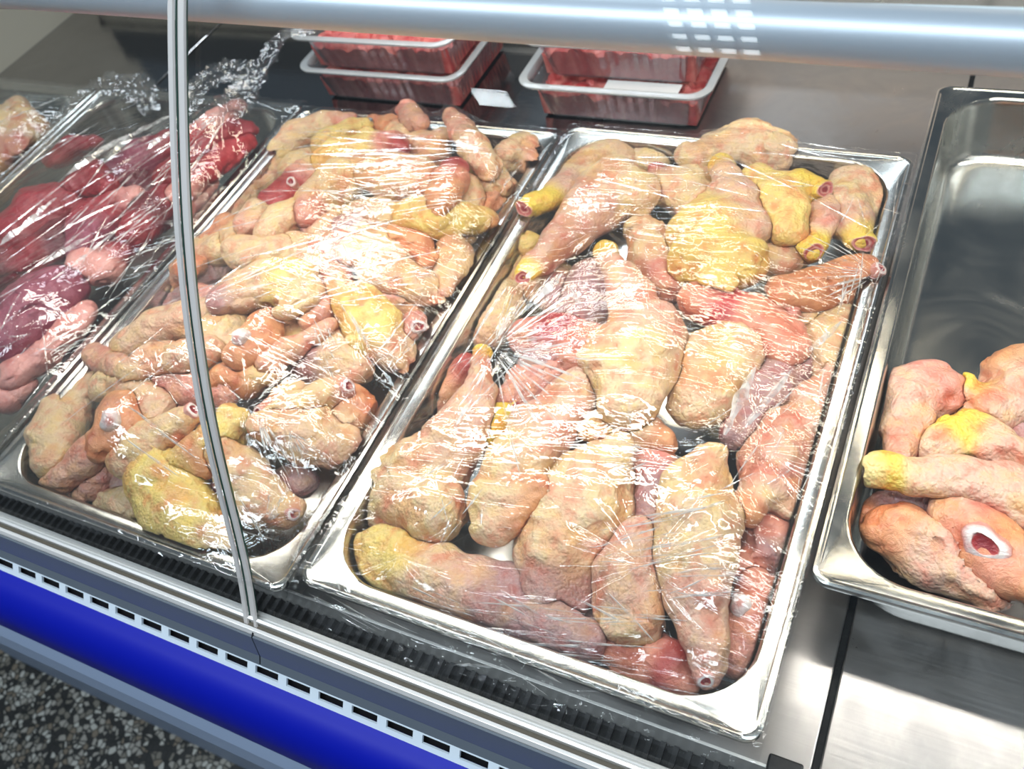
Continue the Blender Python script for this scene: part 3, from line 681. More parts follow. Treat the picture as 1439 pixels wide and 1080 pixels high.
TOPS = {k: [] for k in TR}
def build_piece(p):
    segs = resolve(p); key = p['key']; X0, Y0 = TR[key]
    pts = np.array([s[i][0] for s in segs for i in (0, 1)]); rs = np.array([s[i][1] for s in segs for i in (0, 1)])
    lo = (pts - rs[:, None]).min(0) - 6; hi = (pts + rs[:, None]).max(0) + 6
    h = 2.0 if rs.max() < 17 else 2.3
    dims = np.ceil((hi - lo) / h).astype(int) + 1
    g = np.stack(np.meshgrid(*[lo[i] + h * np.arange(dims[i]) for i in range(3)], indexing='ij'), -1)
    D = sdf(segs, g)
    z = g[..., 2] / FLAT
    hx = 162.5 - 16.5 + np.minimum(z, 0) * .09; hy = 265 - 16.5 + np.minimum(z, 0) * .09; r = 40
    qx = np.abs(g[..., 0] - X0 - 162.5) - hx + r; qy = np.abs(g[..., 1] - Y0 - 265) - hy + r
    rr = np.hypot(np.maximum(qx, 0), np.maximum(qy, 0)) + np.minimum(np.maximum(qx, qy), 0) - r
    D = np.maximum(D, np.minimum(rr, 1.9 - z)); D = np.maximum(D, -62.8 - z)
    # two wrapped heaps never cross the tray edge above the rim
    ax = np.abs(g[..., 0] - X0 - 162.5) - 161; D = np.maximum(D, ax)
    for b in BUILT:
        if (b['lo'] < hi).all() and (b['hi'] > lo).all():
            D = np.maximum(D, .5 - sdf(b['segs'], g))
    BUILT.append(dict(segs=segs, lo=lo, hi=hi))
    r_ = nets(D, lo, h)
    if r_ is None: print('VANISHED', p['label']); return
    V, F = keep_big(*r_)
    if len(V) < 60: print('TINY', p['label']); return
    # labels and colours
    _, ds, ts, sk = sdf(segs, V, True); ds = np.array(ds); ts = np.array(ts)
    w = np.exp(-np.maximum(ds - ds.min(0), 0) / 3.0); col = np.zeros((len(V), 3))
    for i, (a, b) in enumerate(segs):
        t = np.clip((ts[i] - .5) * 2.2 + .5, 0, 1)[:, None]
        col += w[i][:, None] * (CL[a[2]] * (1 - t) + CL[b[2]] * t)
    col /= w.sum(0)[:, None]
    nz = vnoise(V[:, 0] / 22 + p['layer'] * 3, V[:, 1] / 22, V[:, 2] / 22)[:, None]
    if p['kind'] != 'beef':
        pk = np.array([1.03, .90, .88]); ye = np.array([1.0, 1.0, .82]); col = col * np.where(nz < .5, pk + (1 - pk) * nz * 2, 1 + (ye - 1) * (nz * 2 - 1))
        lean = np.array([.95, .74, .64]) * (1 - .0) ; k_ = (1 - sk)[:, None] * .85; col = col * (1 - k_ + k_ * lean)
    mi = ds.argmin(0)
    code = np.array([[s[0][2], s[1][2]] for s in segs])[mi, (ts[mi, np.arange(len(V))] > .5).astype(int)]
    pm = PART[p['kind']]; pn = np.array([pm.get(c, 'exposed_meat') for c in code]); fp = pn[F[:, 0]]
    names, cnts = np.unique(fp, return_counts=True); main = names[cnts.argmax()]
    for n_, c_ in zip(names, cnts):
        if c_ < 40: fp[fp == n_] = main
    for n_ in np.unique(fp):   # a part is one connected patch; stray patches join the main part
        if n_ == main: continue
        ii = np.where(fp == n_)[0]; par = np.arange(len(V)); Fi = F[ii]
        for _ in range(80):
            m_ = par[Fi].min(1); new = par.copy()
            for k in range(4): np.minimum.at(new, Fi[:, k], m_)
            new = new[new]
            if (new == par).all(): break
            par = new
        l_, c_ = np.unique(par[Fi[:, 0]], return_counts=True)
        fp[ii[par[Fi[:, 0]] != l_[c_.argmax()]]] = main
    V[:, 2] /= FLAT; nrm = vnormals(V, F)
    TOPS[key].append(V)
    base = np.array([V[:, 0].mean(), V[:, 1].mean(), V[:, 2].min()])
    nm = p['name'] or {'leg': 'chicken_leg_quarter', 'wing': 'chicken_wing', 'beef': 'meat_cut'}[p['kind']]
    names = np.unique(fp); multi = len(names) > 1 or p['bone']
    root = empty(nm, base) if multi else None
    for n_ in names:
        Fi = F[fp == n_]; u_ = np.unique(Fi); mp = -np.ones(len(V), int); mp[u_] = np.arange(len(u_))
        mat = M_MEAT if (n_ in ('exposed_meat', 'bone') or p['kind'] == 'beef') else M_SKIN
        o = mkobj(n_ if root else nm, V[u_], mp[Fi], mat, parent=root, loc=base, cols=col[u_], normals=nrm[u_])
        if n_ == 'yellow_ankle': o['label'] = 'yellow ankle skin'
        if not root: root = o
    tag(root, p['label'], p['cat'] or {'leg': 'chicken leg', 'wing': 'chicken wing', 'beef': 'meat'}[p['kind']],
        p['group'] or {'leg': 'raw chicken legs', 'wing': 'raw chicken wings', 'beef': 'red meat cuts'}[p['kind']])
    if p['bone']:
        for bb in p['bone']: bone_end(p, bb, root, V)
def bone_end(p, bb, root, PV):
    """cut joint: (px, py, radius px, target px, target py, kind) a stubby cap facing along the given image direction and up to the eye"""
    x, y, r, dx, dy, kd = bb
    z = 0.0
    for _ in range(4):
        P = at(x, y, z); rm = r * np.linalg.norm(P - CAM) / FPX
        z = mound(p['key'], P[0], P[1]) - rm * .35 - p['layer'] * 17 + p['lift']; z = max(z, -60 + rm)
    P = at(x, y, z); dr = P - CAM; dr /= np.linalg.norm(dr)
    q = PV - CAM; dep = q @ dr; off = np.linalg.norm(q - dep[:, None] * dr, axis=1); near = off < rm * .9
    if near.sum() > 4: P = CAM + dr * (np.percentile(dep[near], 15) + rm * .12)
    T = at(x + dx * 20, y + dy * 20, P[2]); a = T - P; a = a / max(np.linalg.norm(a), 1e-6) * min(1.0, math.hypot(dx, dy))
    e = CAM - P; e /= np.linalg.norm(e); a = a * .8 + e * .75; a /= np.linalg.norm(a)
    s = np.cross(a, [0.2, .1, 1]); s /= np.linalg.norm(s); t = np.cross(a, s)
    if kd == 'k':   # white cartilage knob with two lobes
        prof = [(-1.0, .9, 'b'), (-.4, 1.02, 'b'), (.1, 1.0, 'b'), (.5, .84, 'b'), (.78, .55, 'b'), (.86, .2, 'p')]
    elif kd == 'c':  # yellow ankle cut: pink rim, dark red core
        prof = [(-1.2, .98, 'y'), (-.2, 1.04, 'y'), (.15, 1.0, 'y'), (.25, .88, 'p'), (.16, .66, 'r'), (.1, .45, 'p'), (.12, .28, 'R')]
    else:           # sawn bone: fat ring, white ring, red marrow
        prof = [(-1.1, .92, 'm'), (-.2, 1.0, 'p'), (.2, .95, 'F'), (.3, .74, 'b'), (.34, .56, 'b'), (.22, .5, 'r'), (.16, .25, 'R')]
    V = []; cl = []; n = 22
    for j, (h_, q, c_) in enumerate(prof):
        for k in range(n):
            an = 2 * math.pi * k / n; wob = 1 + .13 * math.sin(2 * an + x) + .07 * math.sin(3 * an + y) + .05 * math.sin(5 * an + j)
            V.append(P + rm * (a * h_ + q * wob * (s * math.cos(an) * 1.0 + t * math.sin(an) * .86))); cl.append(CL[c_])
    V.append(P + a * rm * (prof[-1][0])); cl.append(CL['R'] if kd != 'k' else CL['p'])
    F = []
    for j in range(len(prof) - 1):
        for k in range(n): l = (k + 1) % n; F.append((j * n + k, j * n + l, (j + 1) * n + l, (j + 1) * n + k))
    F += [((len(prof) - 1) * n + k, (len(prof) - 1) * n + (k + 1) % n, len(V) - 1) for k in range(n)]
    V = np.array(V)
    o = mkobj('knuckle' if kd == 'k' else 'cut_bone_end', V, F, M_MEAT, parent=root, loc=P, cols=np.array(cl))
    o['label'] = {'k': 'white cartilage knuckle', 'c': 'cut yellow ankle with red core', 'b': 'sawn bone end with red marrow'}[kd]
    TOPS[p['key']].append(V)
for p in sorted(PIECES, key=lambda q: q['layer'] - q['lift'] / 17): build_piece(p)

# ------------------------------------------------------------------ cling film
def film(key, label, base_dir, fans, creases=(), mx=(3, 3), my=(16, 14), drop=(9, 9), wr=1.0, tent=()):
    X0, Y0 = TR[key]; h = 1.5
    xs = np.arange(X0 - mx[0], X0 + 325 + mx[1] + .1, h); ys = np.arange(Y0 - my[0], Y0 + 530 + my[1] + .1, h)
    H = np.full((len(xs), len(ys)), -80.0)
    for V in TOPS[key]:
        i = np.clip(((V[:, 0] - xs[0]) / h).round().astype(int), 0, len(xs) - 1); j = np.clip(((V[:, 1] - ys[0]) / h).round().astype(int), 0, len(ys) - 1)
        np.maximum.at(H, (i, j), V[:, 2])
    for _ in range(2):
        G = H.copy(); G[1:] = np.maximum(G[1:], H[:-1]); G[:-1] = np.maximum(G[:-1], H[1:]); K = G.copy(); K[:, 1:] = np.maximum(K[:, 1:], G[:, :-1]); K[:, :-1] = np.maximum(K[:, :-1], G[:, 1:]); H = K
    X, Y = np.meshgrid(xs, ys, indexing='ij')
    for (px, py, zz) in tent:
        P = at(px, py, zz); H = np.maximum(H, np.where(np.hypot(X - P[0], Y - P[1]) < 3, zz, -99))
    ox = np.maximum(np.maximum(X0 - X, X - X0 - 325), 0); oy = np.maximum(np.maximum(Y0 - Y, Y - Y0 - 530), 0); od = np.maximum(ox, oy)
    ind = np.minimum(np.minimum(X - X0, X0 + 325 - X), np.minimum(Y - Y0, Y0 + 530 - Y))
    rim = (ind >= 0) & (ind <= 6); H = np.where(rim, np.maximum(H, .7), H)
    H = H + 0.9
    Z = np.maximum(H, 2.0); pin = od > 0
    my_ = np.where(Y < Y0, drop[0] / max(my[0], 1), drop[1] / max(my[1], 1)); zo = 1.6 - ox * .9 - oy * my_
    Z = np.where(pin, zo, Z)
    # multigrid style relaxation: coarse strides first
    for st in (8, 4, 2, 1):
        for it in range(140 if st > 1 else 90):
            A_ = Z.copy(); s = st
            A_[s:-s, s:-s] = .25 * (Z[2 * s:, s:-s] + Z[:-2 * s, s:-s] + Z[s:-s, 2 * s:] + Z[s:-s, :-2 * s])
            Z = np.where(pin, zo, np.maximum(H, A_))
    # stretch direction fields (metres)
    th = math.radians(base_dir); wx = 14 * (vnoise(X / 70, Y / 70) - .5) ; 
    s0 = ((X + wx) * math.cos(th) + Y * math.sin(th)); t0 = (-(X) * math.sin(th) + Y * math.cos(th)) + 26 * (vnoise(X / 130 + 4, Y / 130) - .5)
    fs = np.zeros_like(X); ft = np.zeros_like(X); fw = np.zeros_like(X); best = np.full_like(X, 1e9)
    for i, (px, py, rad) in enumerate(fans):
        P = at(px, py, 10); dx, dy = X - P[0], Y - P[1]; r = np.hypot(dx, dy); a_ = np.arctan2(dy, dx)
        q = r / rad; m_ = q < best
        fs = np.where(m_, r + 40 * i, fs); ft = np.where(m_, a_ * 26 + 90 * i, ft); best = np.where(m_, q, best)
    if fans: fw = np.clip((1.15 - best) / .3, 0, 1)
    rid = lambda n: np.clip((n - .55) / .35, 0, 1)
    cells = lambda s, t, sd: rid(vnoise(s / 70 + sd, t / 6.5 + sd, sd)) + .35 * rid(vnoise(s / 40 + sd, t / 3.2 + sd, sd + 3.3))
    wrk = (1 - fw) * cells(s0, t0, 1.7) + fw * cells(fs, ft, 6.1) * np.clip(best * 3, 0, 1)
    crump = np.clip((16 - ind) / 16, 0, 1) * (ind > -99)
    Z = Z + wr * (.45 + fw * 1.2) * wrk + crump * 2.4 * np.clip(vnoise(X / 9, Y / 9, 2.2) - .35, 0, 1) + np.where(od > 0, 1.5 * vnoise(X / 5, Y / 5, 8.8), 0)
    nx, ny = X.shape; V = np.c_[X.ravel(), Y.ravel(), Z.ravel()]
    # ragged outer edge
    id_ = np.arange(nx * ny).reshape(nx, ny)
    F = np.stack([id_[:-1, :-1], id_[1:, :-1], id_[1:, 1:], id_[:-1, 1:]], -1).reshape(-1, 4)
    lim = np.where(ox > 0, 99, 0) ; rag = my[0] * (.45 + .55 * vnoise(X / 38, Y * 0 + 3.3))
    keep = ~((Y0 - Y) > rag).reshape(-1)
    F = F[keep[F].all(1)]; used = np.unique(F); mp = -np.ones(len(V), int); mp[used] = np.arange(len(used))
    # standing folds and glare patches, laid over the film as whitish ribbons
    def hz(x, y):
        i = np.clip(((x - xs[0]) / h).astype(int), 0, nx - 1); j = np.clip(((y - ys[0]) / h).astype(int), 0, ny - 1); return Z[i, j]
    RV, RF = [], []; nb = len(used); rg = np.random.default_rng(len(label))
    for (xa, ya, xb, yb, w_) in creases:
        n_ = 22; zz = 14.0; wob = rg.normal(0, .016, 3)
        pts = []
        for k in range(n_):
            t = k / (n_ - 1); px = xa + (xb - xa) * t + (yb - ya) * wob[0] * math.sin(math.pi * t); py = ya + (yb - ya) * t - (xb - xa) * wob[0] * math.sin(math.pi * t)
            for _ in range(3):
                P = at(px, py, zz); zz = float(hz(P[0], P[1]))
            pts.append((P[0], P[1]))
        pts = np.array(pts)
        if pts[:, 0].min() < X0 - 1 or pts[:, 0].max() > X0 + 326 or pts[:, 1].min() < Y0 - my[0] * .75 or pts[:, 1].max() > Y0 + 532: continue
        tg = np.gradient(pts, axis=0); tg /= np.maximum(np.linalg.norm(tg, axis=1), 1e-6)[:, None]; sd = np.c_[-tg[:, 1], tg[:, 0]]
        b_ = len(RV); zc = np.array([hz(p[0], p[1]) for p in pts]); zc[1:-1] = np.maximum(zc[1:-1], (zc[:-2] + zc[2:]) / 2)
        for k in range(n_):
            ww = w_ * (math.sin(math.pi * (k + .35) / n_) ** .8) * (.55 + .9 * float(vnoise(k / 2.3 + xa, ya, 1.0)))
            for q, hh in ((-.5, .15), (0.05, .75), (.5, .15)): RV.append((pts[k, 0] + sd[k, 0] * ww * q, pts[k, 1] + sd[k, 1] * ww * q, zc[k] + .25 + hh * ww * .8))
        for k in range(n_ - 1):
            for c_ in (0, 1): RF.append((nb + b_ + k * 3 + c_, nb + b_ + k * 3 + c_ + 1, nb + b_ + k * 3 + 4 + c_, nb + b_ + k * 3 + 3 + c_))
    FV = V[used]; FF = mp[F]
    if RV: FV = np.vstack([FV, np.array(RV)]); FF = np.vstack([FF, np.array(RF)])
    o = mkobj('cling_film', FV, FF, [M_FILM, M_CREASE_GLARE], loc=(X0 + 162, Y0 + 265, 0))
    for nm, a_, b_ in (('streak', s0, t0), ('fan', fs, ft)):
        at_ = o.data.attributes.new(nm, 'FLOAT_VECTOR', 'POINT')
        w_ = np.zeros((len(FV), 3)); w_[:len(used), 0] = a_.ravel()[used] / 1000; w_[:len(used), 1] = b_.ravel()[used] / 1000; at_.data.foreach_set('vector', w_.astype(np.float32).ravel())
    at_ = o.data.attributes.new('fanw', 'FLOAT', 'POINT'); w_ = np.zeros(len(FV), np.float32); w_[:len(used)] = fw.ravel()[used]; at_.data.foreach_set('value', w_)
    o.data.polygons.foreach_set('material_index', [0] * (len(FF) - len(RF)) + [1] * len(RF))
    tag(o, label, 'cling film', 'cling film over the trays'); return o
_r = np.random.default_rng(3)
def fanlines(cx, cy, a0, a1, n, l0, l1, r0=8, w=1.1):
    out = []
    for k in range(n):
        a = math.radians(a0 + (a1 - a0) * (k + _r.uniform(.1, .9)) / n); l = _r.uniform(l0, l1); s_ = r0 * _r.uniform(.6, 2.2)
        out.append((cx + s_ * math.cos(a), cy + s_ * math.sin(a), cx + l * math.cos(a), cy + l * math.sin(a), w * _r.uniform(.55, 1.6)))
    return out
def sheaf(x0, x1, y0, y1, ang, n, l0, l1, w=.9, jit=5):
    out = []
    for k in range(n):
        x = _r.uniform(x0, x1); y = _r.uniform(y0, y1); a = math.radians(ang + _r.normal(0, jit)); l = _r.uniform(l0, l1)
        out.append((x - l / 2 * math.cos(a), y - l / 2 * math.sin(a), x + l / 2 * math.cos(a), y + l / 2 * math.sin(a), w * _r.uniform(.5, 1.5)))
    return out
legs_c = (fanlines(692, 490, -75, -10, 14, 50, 150, w=1.5) + fanlines(692, 490, 0, 80, 16, 60, 190, w=1.4) + fanlines(692, 490, 95, 175, 7, 30, 90) + fanlines(1236, 385, 150, 215, 13, 60, 140, 14)
    + fanlines(930, 640, 150, 205, 8, 40, 90, 20) + sheaf(870, 1010, 690, 840, -8, 26, 60, 150, 1.1, 7) + sheaf(740, 930, 850, 930, 2, 12, 60, 190, 1.2, 6) + sheaf(1000, 1120, 560, 720, -42, 9, 40, 100, 1.1, 12)
    + sheaf(860, 1200, 235, 300, 16, 14, 60, 150, .7, 14) + sheaf(560, 700, 640, 760, -60, 8, 25, 60, 1.3, 20) + sheaf(480, 760, 830, 900, 22, 10, 60, 160, .8, 6) + sheaf(800, 1200, 200, 235, 9, 10, 60, 150, .7, 5) + sheaf(440, 900, 820, 960, 24, 14, 40, 110, 1.2, 14)
    + sheaf(1180, 1280, 260, 480, 105, 16, 25, 70, 1.2, 18) + sheaf(560, 700, 420, 560, -52, 18, 60, 150, 1.3, 6) + sheaf(1120, 1190, 520, 760, 112, 9, 40, 90, .9, 10)
    + [(748, 430, 790, 385, 8.5), (1062, 515, 1018, 612, 8), (1112, 520, 1042, 606, 5.5), (1186, 448, 1134, 496, 5), (664, 560, 640, 600, 3.5), (800, 400, 818, 432, 3), (884, 560, 886, 596, 2.6), (700, 500, 860, 470, 2.2), (470, 800, 478, 830, 2)])  # broad entries are painted glare patches, the thin ones folds
wings_c = (sheaf(400, 620, 195, 300, -5, 34, 60, 190, 1.0, 5) + sheaf(440, 720, 180, 215, 3, 12, 90, 230, .8, 3) + sheaf(300, 560, 300, 420, -18, 30, 60, 210, .9, 6) + sheaf(470, 640, 380, 430, 2, 9, 40, 110, .8, 5)
    + fanlines(360, 575, 55, 80, 8, 60, 130, 10) + fanlines(405, 600, 35, 85, 9, 30, 80, 10) + sheaf(190, 290, 540, 660, 42, 5, 50, 110, 1.2, 5) + sheaf(440, 500, 440, 520, 62, 7, 25, 70, 1.1, 8)
    + fanlines(372, 735, -80, -20, 7, 20, 70, 6) + sheaf(690, 760, 230, 330, 122, 12, 30, 80, 1.1, 10) + sheaf(90, 330, 380, 560, -38, 14, 60, 160, .7, 6) + sheaf(545, 640, 430, 520, -50, 10, 50, 110, 1.2, 6)
    + [(492, 440, 520, 490, 4), (330, 690, 372, 760, 1.8), (310, 735, 395, 760, 1.2), (200, 470, 330, 520, .9)])
meat_c = (sheaf(20, 240, 190, 380, -34, 30, 60, 190, 1.6, 8) + sheaf(120, 250, 260, 420, -48, 18, 50, 140, 1.4, 7) + sheaf(0, 100, 400, 560, -38, 14, 30, 90, 1.1, 22) + fanlines(325, 150, 120, 160, 14, 50, 200, 10, 1.4)
    + [(92, 248, 170, 196, 9), (120, 224, 245, 160, 7), (0, 345, 60, 300, 9), (20, 330, 80, 278, 6), (60, 372, 128, 330, 6), (70, 395, 168, 320, 3.5), (205, 212, 242, 184, 6)])  # the wide bands here are glare drawn as pale ribbons
film('legs', 'taut cling film stretched over the whole chicken legs', 8, [(690,490,75),(905,800,60),(1060,640,55),(1232,385,45),(853,352,34),(560,780,45)], legs_c, my=(26, 12), drop=(16, 9), wr=1.0, tent=[(690,488,36)])
film('wings', 'streaked cling film stretched over the heap of wings', -4, [(365,600,48),(420,720,40),(510,500,38),(250,560,40)], wings_c, my=(8, 12), drop=(5, 9), wr=1.1)
film('meat', 'loose glaring cling film over the red meat', 62, [(330,150,110)], meat_c, my=(8, 8), drop=(5, 6), wr=3.0, tent=[(322,150,46),(180,190,40),(60,290,36)])
film('leftmost', 'loose cling film over the pale poultry at the left edge', 40, [], sheaf(0, 100, 150, 290, -35, 10, 40, 120, 1.2, 10), my=(8, 8), drop=(5, 6), wr=2.0)
# loose crumpled bunches of the meat tray's film
def bunch(name, label, pts, rad, z, amp, parent_label, seg=36, flat=.6):
    P = np.array([at(x, y, zz) for (x, y), zz in zip(pts, z)]); s = np.linspace(0, len(P) - 1, 90)
    P = np.stack([np.interp(s, range(len(P)), P[:, i]) for i in range(3)], 1)
    for _ in range(10): P[1:-1] = (P[:-2] + P[1:-1] * 2 + P[2:]) / 4
    R = np.interp(s, range(len(rad)), rad); V = []
    for i in range(len(P)):
        t = P[min(i + 1, 89)] - P[max(i - 1, 0)]; t /= np.linalg.norm(t); a = np.cross(t, [0, 0, 1]); a /= np.linalg.norm(a); b = np.cross(a, t)
        for k in range(seg):
            an = 2 * math.pi * k / seg; q = R[i] * (1 + amp * (vnoise(i / 5.0 + 3, 5 * math.cos(an + i * .06) + 6, 5 * math.sin(an + i * .06) + 7) - .5) + .5 * amp * (vnoise(i / 14.0, 9 * math.cos(an + i * .05) + 12, 9 * math.sin(an + i * .05) + 12) - .5))
            V.append(P[i] + q * (a * math.cos(an) + b * flat * math.sin(an)))
    V = np.array(V); F = [(i * seg + k, i * seg + (k + 1) % seg, (i + 1) * seg + (k + 1) % seg, (i + 1) * seg + k) for i in range(89) for k in range(seg)]
    return mkobj(name, V, F, M_FILM)
mf = [o for o in bpy.data.objects if o.get('label') == 'loose glaring cling film over the red meat'][0]
def child(o):
    o.parent = mf; o.location = o.location - mf.location; return o
child(bunch('twisted_end', '', [(318,160),(335,140),(352,118),(372,88),(388,58),(400,46),(418,43),(445,42)], [20,17,12,9,7.5,7,7,5], [34,40,42,44,46,46,44,42], 1.1, ''))
child(bunch('crumpled_edge', '', [(262,160),(275,125),(300,105),(328,96),(350,104),(338,130)], [7,12,15,15,12,8], [36,42,46,48,46,42], 1.7, '', flat=.35))
child(bunch('crumpled_edge', '', [(58,200),(88,165),(120,134),(150,118),(180,116),(204,132),(212,158)], [6,9,13,15,15,12,6], [24,34,40,44,44,40,32], 1.7, '', flat=.35))

# ------------------------------------------------------------------ plastic packs of cubed meat behind the trays
M_CUBE = M_MEAT
def pack(cx, y0, w, d, z0, label, sheet=False):
    """ribbed clear tray; cx centre x of rim, y0 front of rim"""
    root = empty('meat_pack', (cx, y0 + d / 2, z0)); tag(root, label, 'meat pack', 'clear plastic packs of diced meat')
    H = 52; rings = []
    def rg(ins, z, r, rib=0.0):
        pts = rrect(cx - w / 2 + ins, cx + w / 2 - ins, y0 + ins, y0 + d - ins, r, 8, 26)
        if rib:
            c = np.array([cx, y0 + d / 2]); out = []
            for i, p in enumerate(pts):
                q = np.array(p); n = q - c; n /= np.linalg.norm(n); out.append(tuple(q - n * rib * (i % 2)))
            return [(x, y, z) for x, y in out]
        return [(x, y, z) for x, y in pts]
    rings = [rg(0, z0 + H - 2.2, 24), rg(0, z0 + H, 24), rg(1, z0 + H + .6, 23.5), rg(8.5, z0 + H + .4, 18), rg(9.5, z0 + H - 1, 18), rg(12.5, z0 + H - 9, 18), rg(13.5, z0 + H - 11, 18, 2.6), rg(20.5, z0 + 6, 16, 2.6), rg(23, z0 + 2, 15), rg(28, z0 + .4, 12)]
    v, f = ringloft(rings[:6], cap_last=False); o = mkobj('rim', v, f, M_PRIM, parent=root); m = o.modifiers.new('t', 'SOLIDIFY'); m.thickness = .0006
    v, f = ringloft(rings[5:]); o = mkobj('plastic_tray', v, f, M_PACK, parent=root); m = o.modifiers.new('t', 'SOLIDIFY'); m.thickness = .0005
    # meat filling: one lumpy mass of diced meat
    nx, ny = 70, 46; x0, x1 = cx - w / 2 + 21.5, cx + w / 2 - 21.5; ya, yb = y0 + 21.5, y0 + d - 21.5
    top, bot = [], []; V = []; cols = []; F = []
    X, Y = np.meshgrid(np.linspace(x0 - 6, x1 + 6, nx), np.linspace(ya - 6, yb + 6, ny), indexing='ij')
    def cell(x, y, s, sd):
        xi, yi = np.floor(x / s), np.floor(y / s); best = np.full_like(x, 9e9); idv = np.zeros_like(x)
        for a in (-1, 0, 1):
            for b in (-1, 0, 1):
                rx = vnoise(xi + a + sd, yi + b, 1.0); ry = vnoise(xi + a, yi + b + sd, 5.0)
                d_ = np.hypot(x - (xi + a + rx) * s, y - (yi + b + ry) * s); m_ = d_ < best; best = np.where(m_, d_, best); idv = np.where(m_, vnoise(xi + a + 7 + sd, yi + b + 3, 9.0), idv)
        return best / s, idv
    bst, idv = cell(X, Y, 17, cx)
    ed = np.minimum(np.minimum(X - X[0, 0], X[-1, 0] - X), np.minimum(Y - Y[0, 0], Y[0, -1] - Y))
    Z = z0 + 19 + 11 * idv + 9 * np.sqrt(np.clip(1 - bst ** 2 * 1.3, 0, 1)) + 1.5 * vnoise(X / 4, Y / 4)
    Z = np.where(ed < .1, z0 + 3, Z); sh = np.where(ed < .1, 9.0, 0.0)
    cxs, cys = cx, y0 + d / 2
    Xs = np.where(ed < .1, cxs + (X - cxs) * (1 - 6 / (w / 2)), X); Ys = np.where(ed < .1, cys + (Y - cys) * (1 - 10 / (d / 2)), Y)
    cc = 15.0  # cut the corners round
    fx = np.abs(Xs - cxs) - ((x1 - x0) / 2 + 6 - cc); fy = np.abs(Ys - cys) - ((yb - ya) / 2 + 6 - cc); k = (fx > 0) & (fy > 0); rr_ = np.hypot(fx, fy)
    sc = np.where(k & (rr_ > cc), cc / np.maximum(rr_, 1e-6), 1)
    Xs = np.where(k, cxs + np.sign(Xs - cxs) * ((x1 - x0) / 2 + 6 - cc + fx * sc), Xs); Ys = np.where(k, cys + np.sign(Ys - cys) * ((yb - ya) / 2 + 6 - cc + fy * sc), Ys)
    V = np.c_[Xs.ravel(), Ys.ravel(), Z.ravel()]; id_ = np.arange(nx * ny).reshape(nx, ny)
    F = np.stack([id_[:-1, :-1], id_[1:, :-1], id_[1:, 1:], id_[:-1, 1:]], -1).reshape(-1, 4)
    base = np.array(srgb(186, 62, 64)); hi = np.array(srgb(226, 140, 130)); col = base + (hi - base) * np.clip(vnoise(X / 9, Y / 9, idv * 9) * 1.5 - .35, 0, 1).ravel()[:, None]
    col = col * np.where((ed < .1).ravel()[:, None], .8, 1.0)
    o = mkobj('diced_meat', V, F, M_CUBE, parent=root, cols=col)
    return root
pack(-292, 606, 236, 176, DECK + .5, 'lower plastic pack of diced red meat in the left stack')
pack(-290, 608, 232, 170, DECK + 43, 'upper plastic pack of diced red meat in the left stack')
pack(8, 606, 222, 168, DECK + .5, 'lower plastic pack of diced red meat in the right stack, paper slip inside')
pack(8, 622, 212, 150, DECK + 43, 'upper plastic pack of diced red meat in the right stack')
a = at(862, 97, -22); b = at(966, 103, -22)
v, f = box(a[0], b[0], 622, 646, -24.6, -24.2); tag(mkobj('paper_slip', v, f, M_LABEL), 'white paper slip lying between the two packs of the right stack', 'paper')

# ------------------------------------------------------------------ lights
def area(name, loc, size, power, color, rot=(0, 0, 0), spread=180):
    l = bpy.data.lights.new(name, 'AREA'); l.shape = 'RECTANGLE'; l.size, l.size_y = size[0] / 1000, size[1] / 1000
    l.energy = power; l.color = color; l.spread = math.radians(spread)
    o = bpy.data.objects.new(name, l); COL.objects.link(o); o.location = W(loc); o.rotation_euler = rot; return o
w = bpy.data.worlds.new('world'); scene.world = w; w.use_nodes = True
w.node_tree.nodes['Background'].inputs[0].default_value = (.62, .80, 1.0, 1); w.node_tree.nodes['Background'].inputs[1].default_value = .2
# the counter's own strip lamp, tucked under the lamp housing behind the tube
area('counter_lamp', (310, 224, 295.5), (1700, 20), 9.5, (1.0, .95, .87))
area('added_rear_lamp', (250, 580, 390), (1500, 18), 6.5, (1.0, .87, .68))  # unseen extra strip, added for warm glints on the film at the back
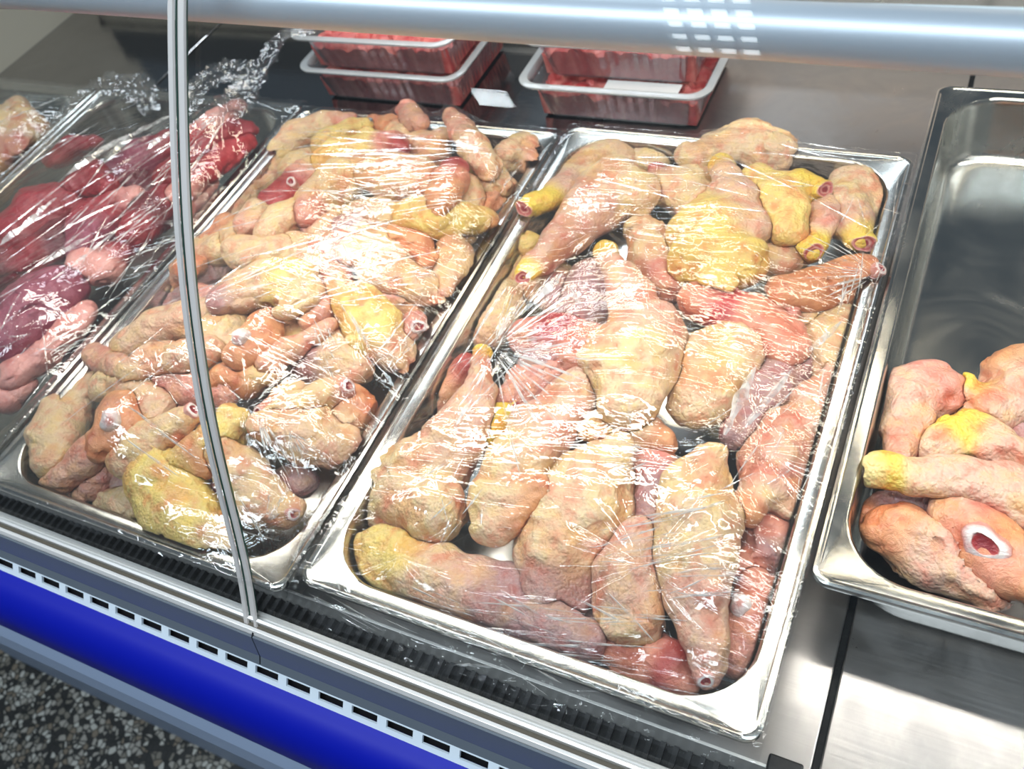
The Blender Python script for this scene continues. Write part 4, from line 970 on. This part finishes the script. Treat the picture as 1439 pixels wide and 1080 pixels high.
# unseen ceiling lamps, added to light the front and glint in the film
for x, y, pw in ((1150, -500, 34), (-950, -600, 46), (150, -450, 30), (-1000, 1500, 26), (-1000, 2200, 34), (1900, 700, 24)):
    area('added_ceiling_lamp', (x, y, 1800), (1250, 130), pw, (.80, .90, 1.0))
M_EMIT = bpy.data.materials.new('fixture_glow'); M_EMIT.use_nodes = True
_b = M_EMIT.node_tree.nodes['Principled BSDF']; _b.inputs['Base Color'].default_value = (0, 0, 0, 1); _b.inputs['Emission Color'].default_value = (.85, .95, 1, 1); _b.inputs['Emission Strength'].default_value = 19
def louvre(x0, x1, y0, y1, nx, ny, label, z=1760, bar=5, m=M_EMIT, deep=36):
    root = empty('ceiling_fixture', ((x0 + x1) / 2, (y0 + y1) / 2, z)); tag(root, label, 'ceiling light')
    v, f = box(x0, x1, y0, y1, z + 40, z + 44); mkobj('lamp_panel', v, f, m, parent=root, smooth=False)
    V, F = [], []
    for i in range(nx + 1):
        x = x0 + (x1 - x0) * i / nx; V, F = join((V, F), box(x - bar, x + bar, y0, y1, z + 38 - deep, z + 38))
    for i in range(ny + 1):
        y = y0 + (y1 - y0) * i / ny; V, F = join((V, F), box(x0, x1, y - bar, y + bar, z + 38 - deep, z + 38))
    mkobj('louvre_grid', V, F, M_GREY, parent=root, smooth=False)
M_EMIT2 = M_EMIT.copy(); M_EMIT2.node_tree.nodes['Principled BSDF'].inputs['Emission Strength'].default_value = 55
louvre(-378, -140, -1315, -820, 4, 7, 'larger gridded ceiling light, mirrored in the front glass over the tube')
louvre(-1135, -1010, -1738, -1640, 9, 1, 'smaller ceiling light, mirrored in the glass between the two pack stacks', bar=2, m=M_EMIT2, deep=3)

# camera
cam = bpy.data.cameras.new('camera'); co = bpy.data.objects.new('camera', cam); COL.objects.link(co)
cam.sensor_fit = 'HORIZONTAL'; cam.sensor_width = 36; cam.lens = FPX / 1439 * 36; cam.clip_start = .01
M4 = Matrix([[*MR[0], 0], [*MR[1], 0], [*MR[2], 0], [0, 0, 0, 1]])
co.matrix_world = Matrix.Translation(W(CAM)) @ M4
cam.dof.use_dof = True; cam.dof.focus_distance = .60; cam.dof.aperture_fstop = cam.lens / 3.2
scene.camera = co
vs = scene.view_settings; vs.view_transform = 'Standard'; vs.look = 'None'; vs.gamma = 1; vs.use_curve_mapping = False
vs.exposure = -1.1
cy = scene.cycles; cy.transparent_max_bounces = 24; cy.max_bounces = 7; cy.adaptive_threshold = 0.03; cy.use_denoising = True; cy.sample_clamp_indirect = 6
cy.caustics_reflective = False; cy.caustics_refractive = False
try: cy.denoiser = 'OPENIMAGEDENOISE'; cy.denoising_input_passes = 'RGB_ALBEDO_NORMAL'
except Exception: pass
for o in bpy.data.objects:
    if '_o' in o: del o['_o']
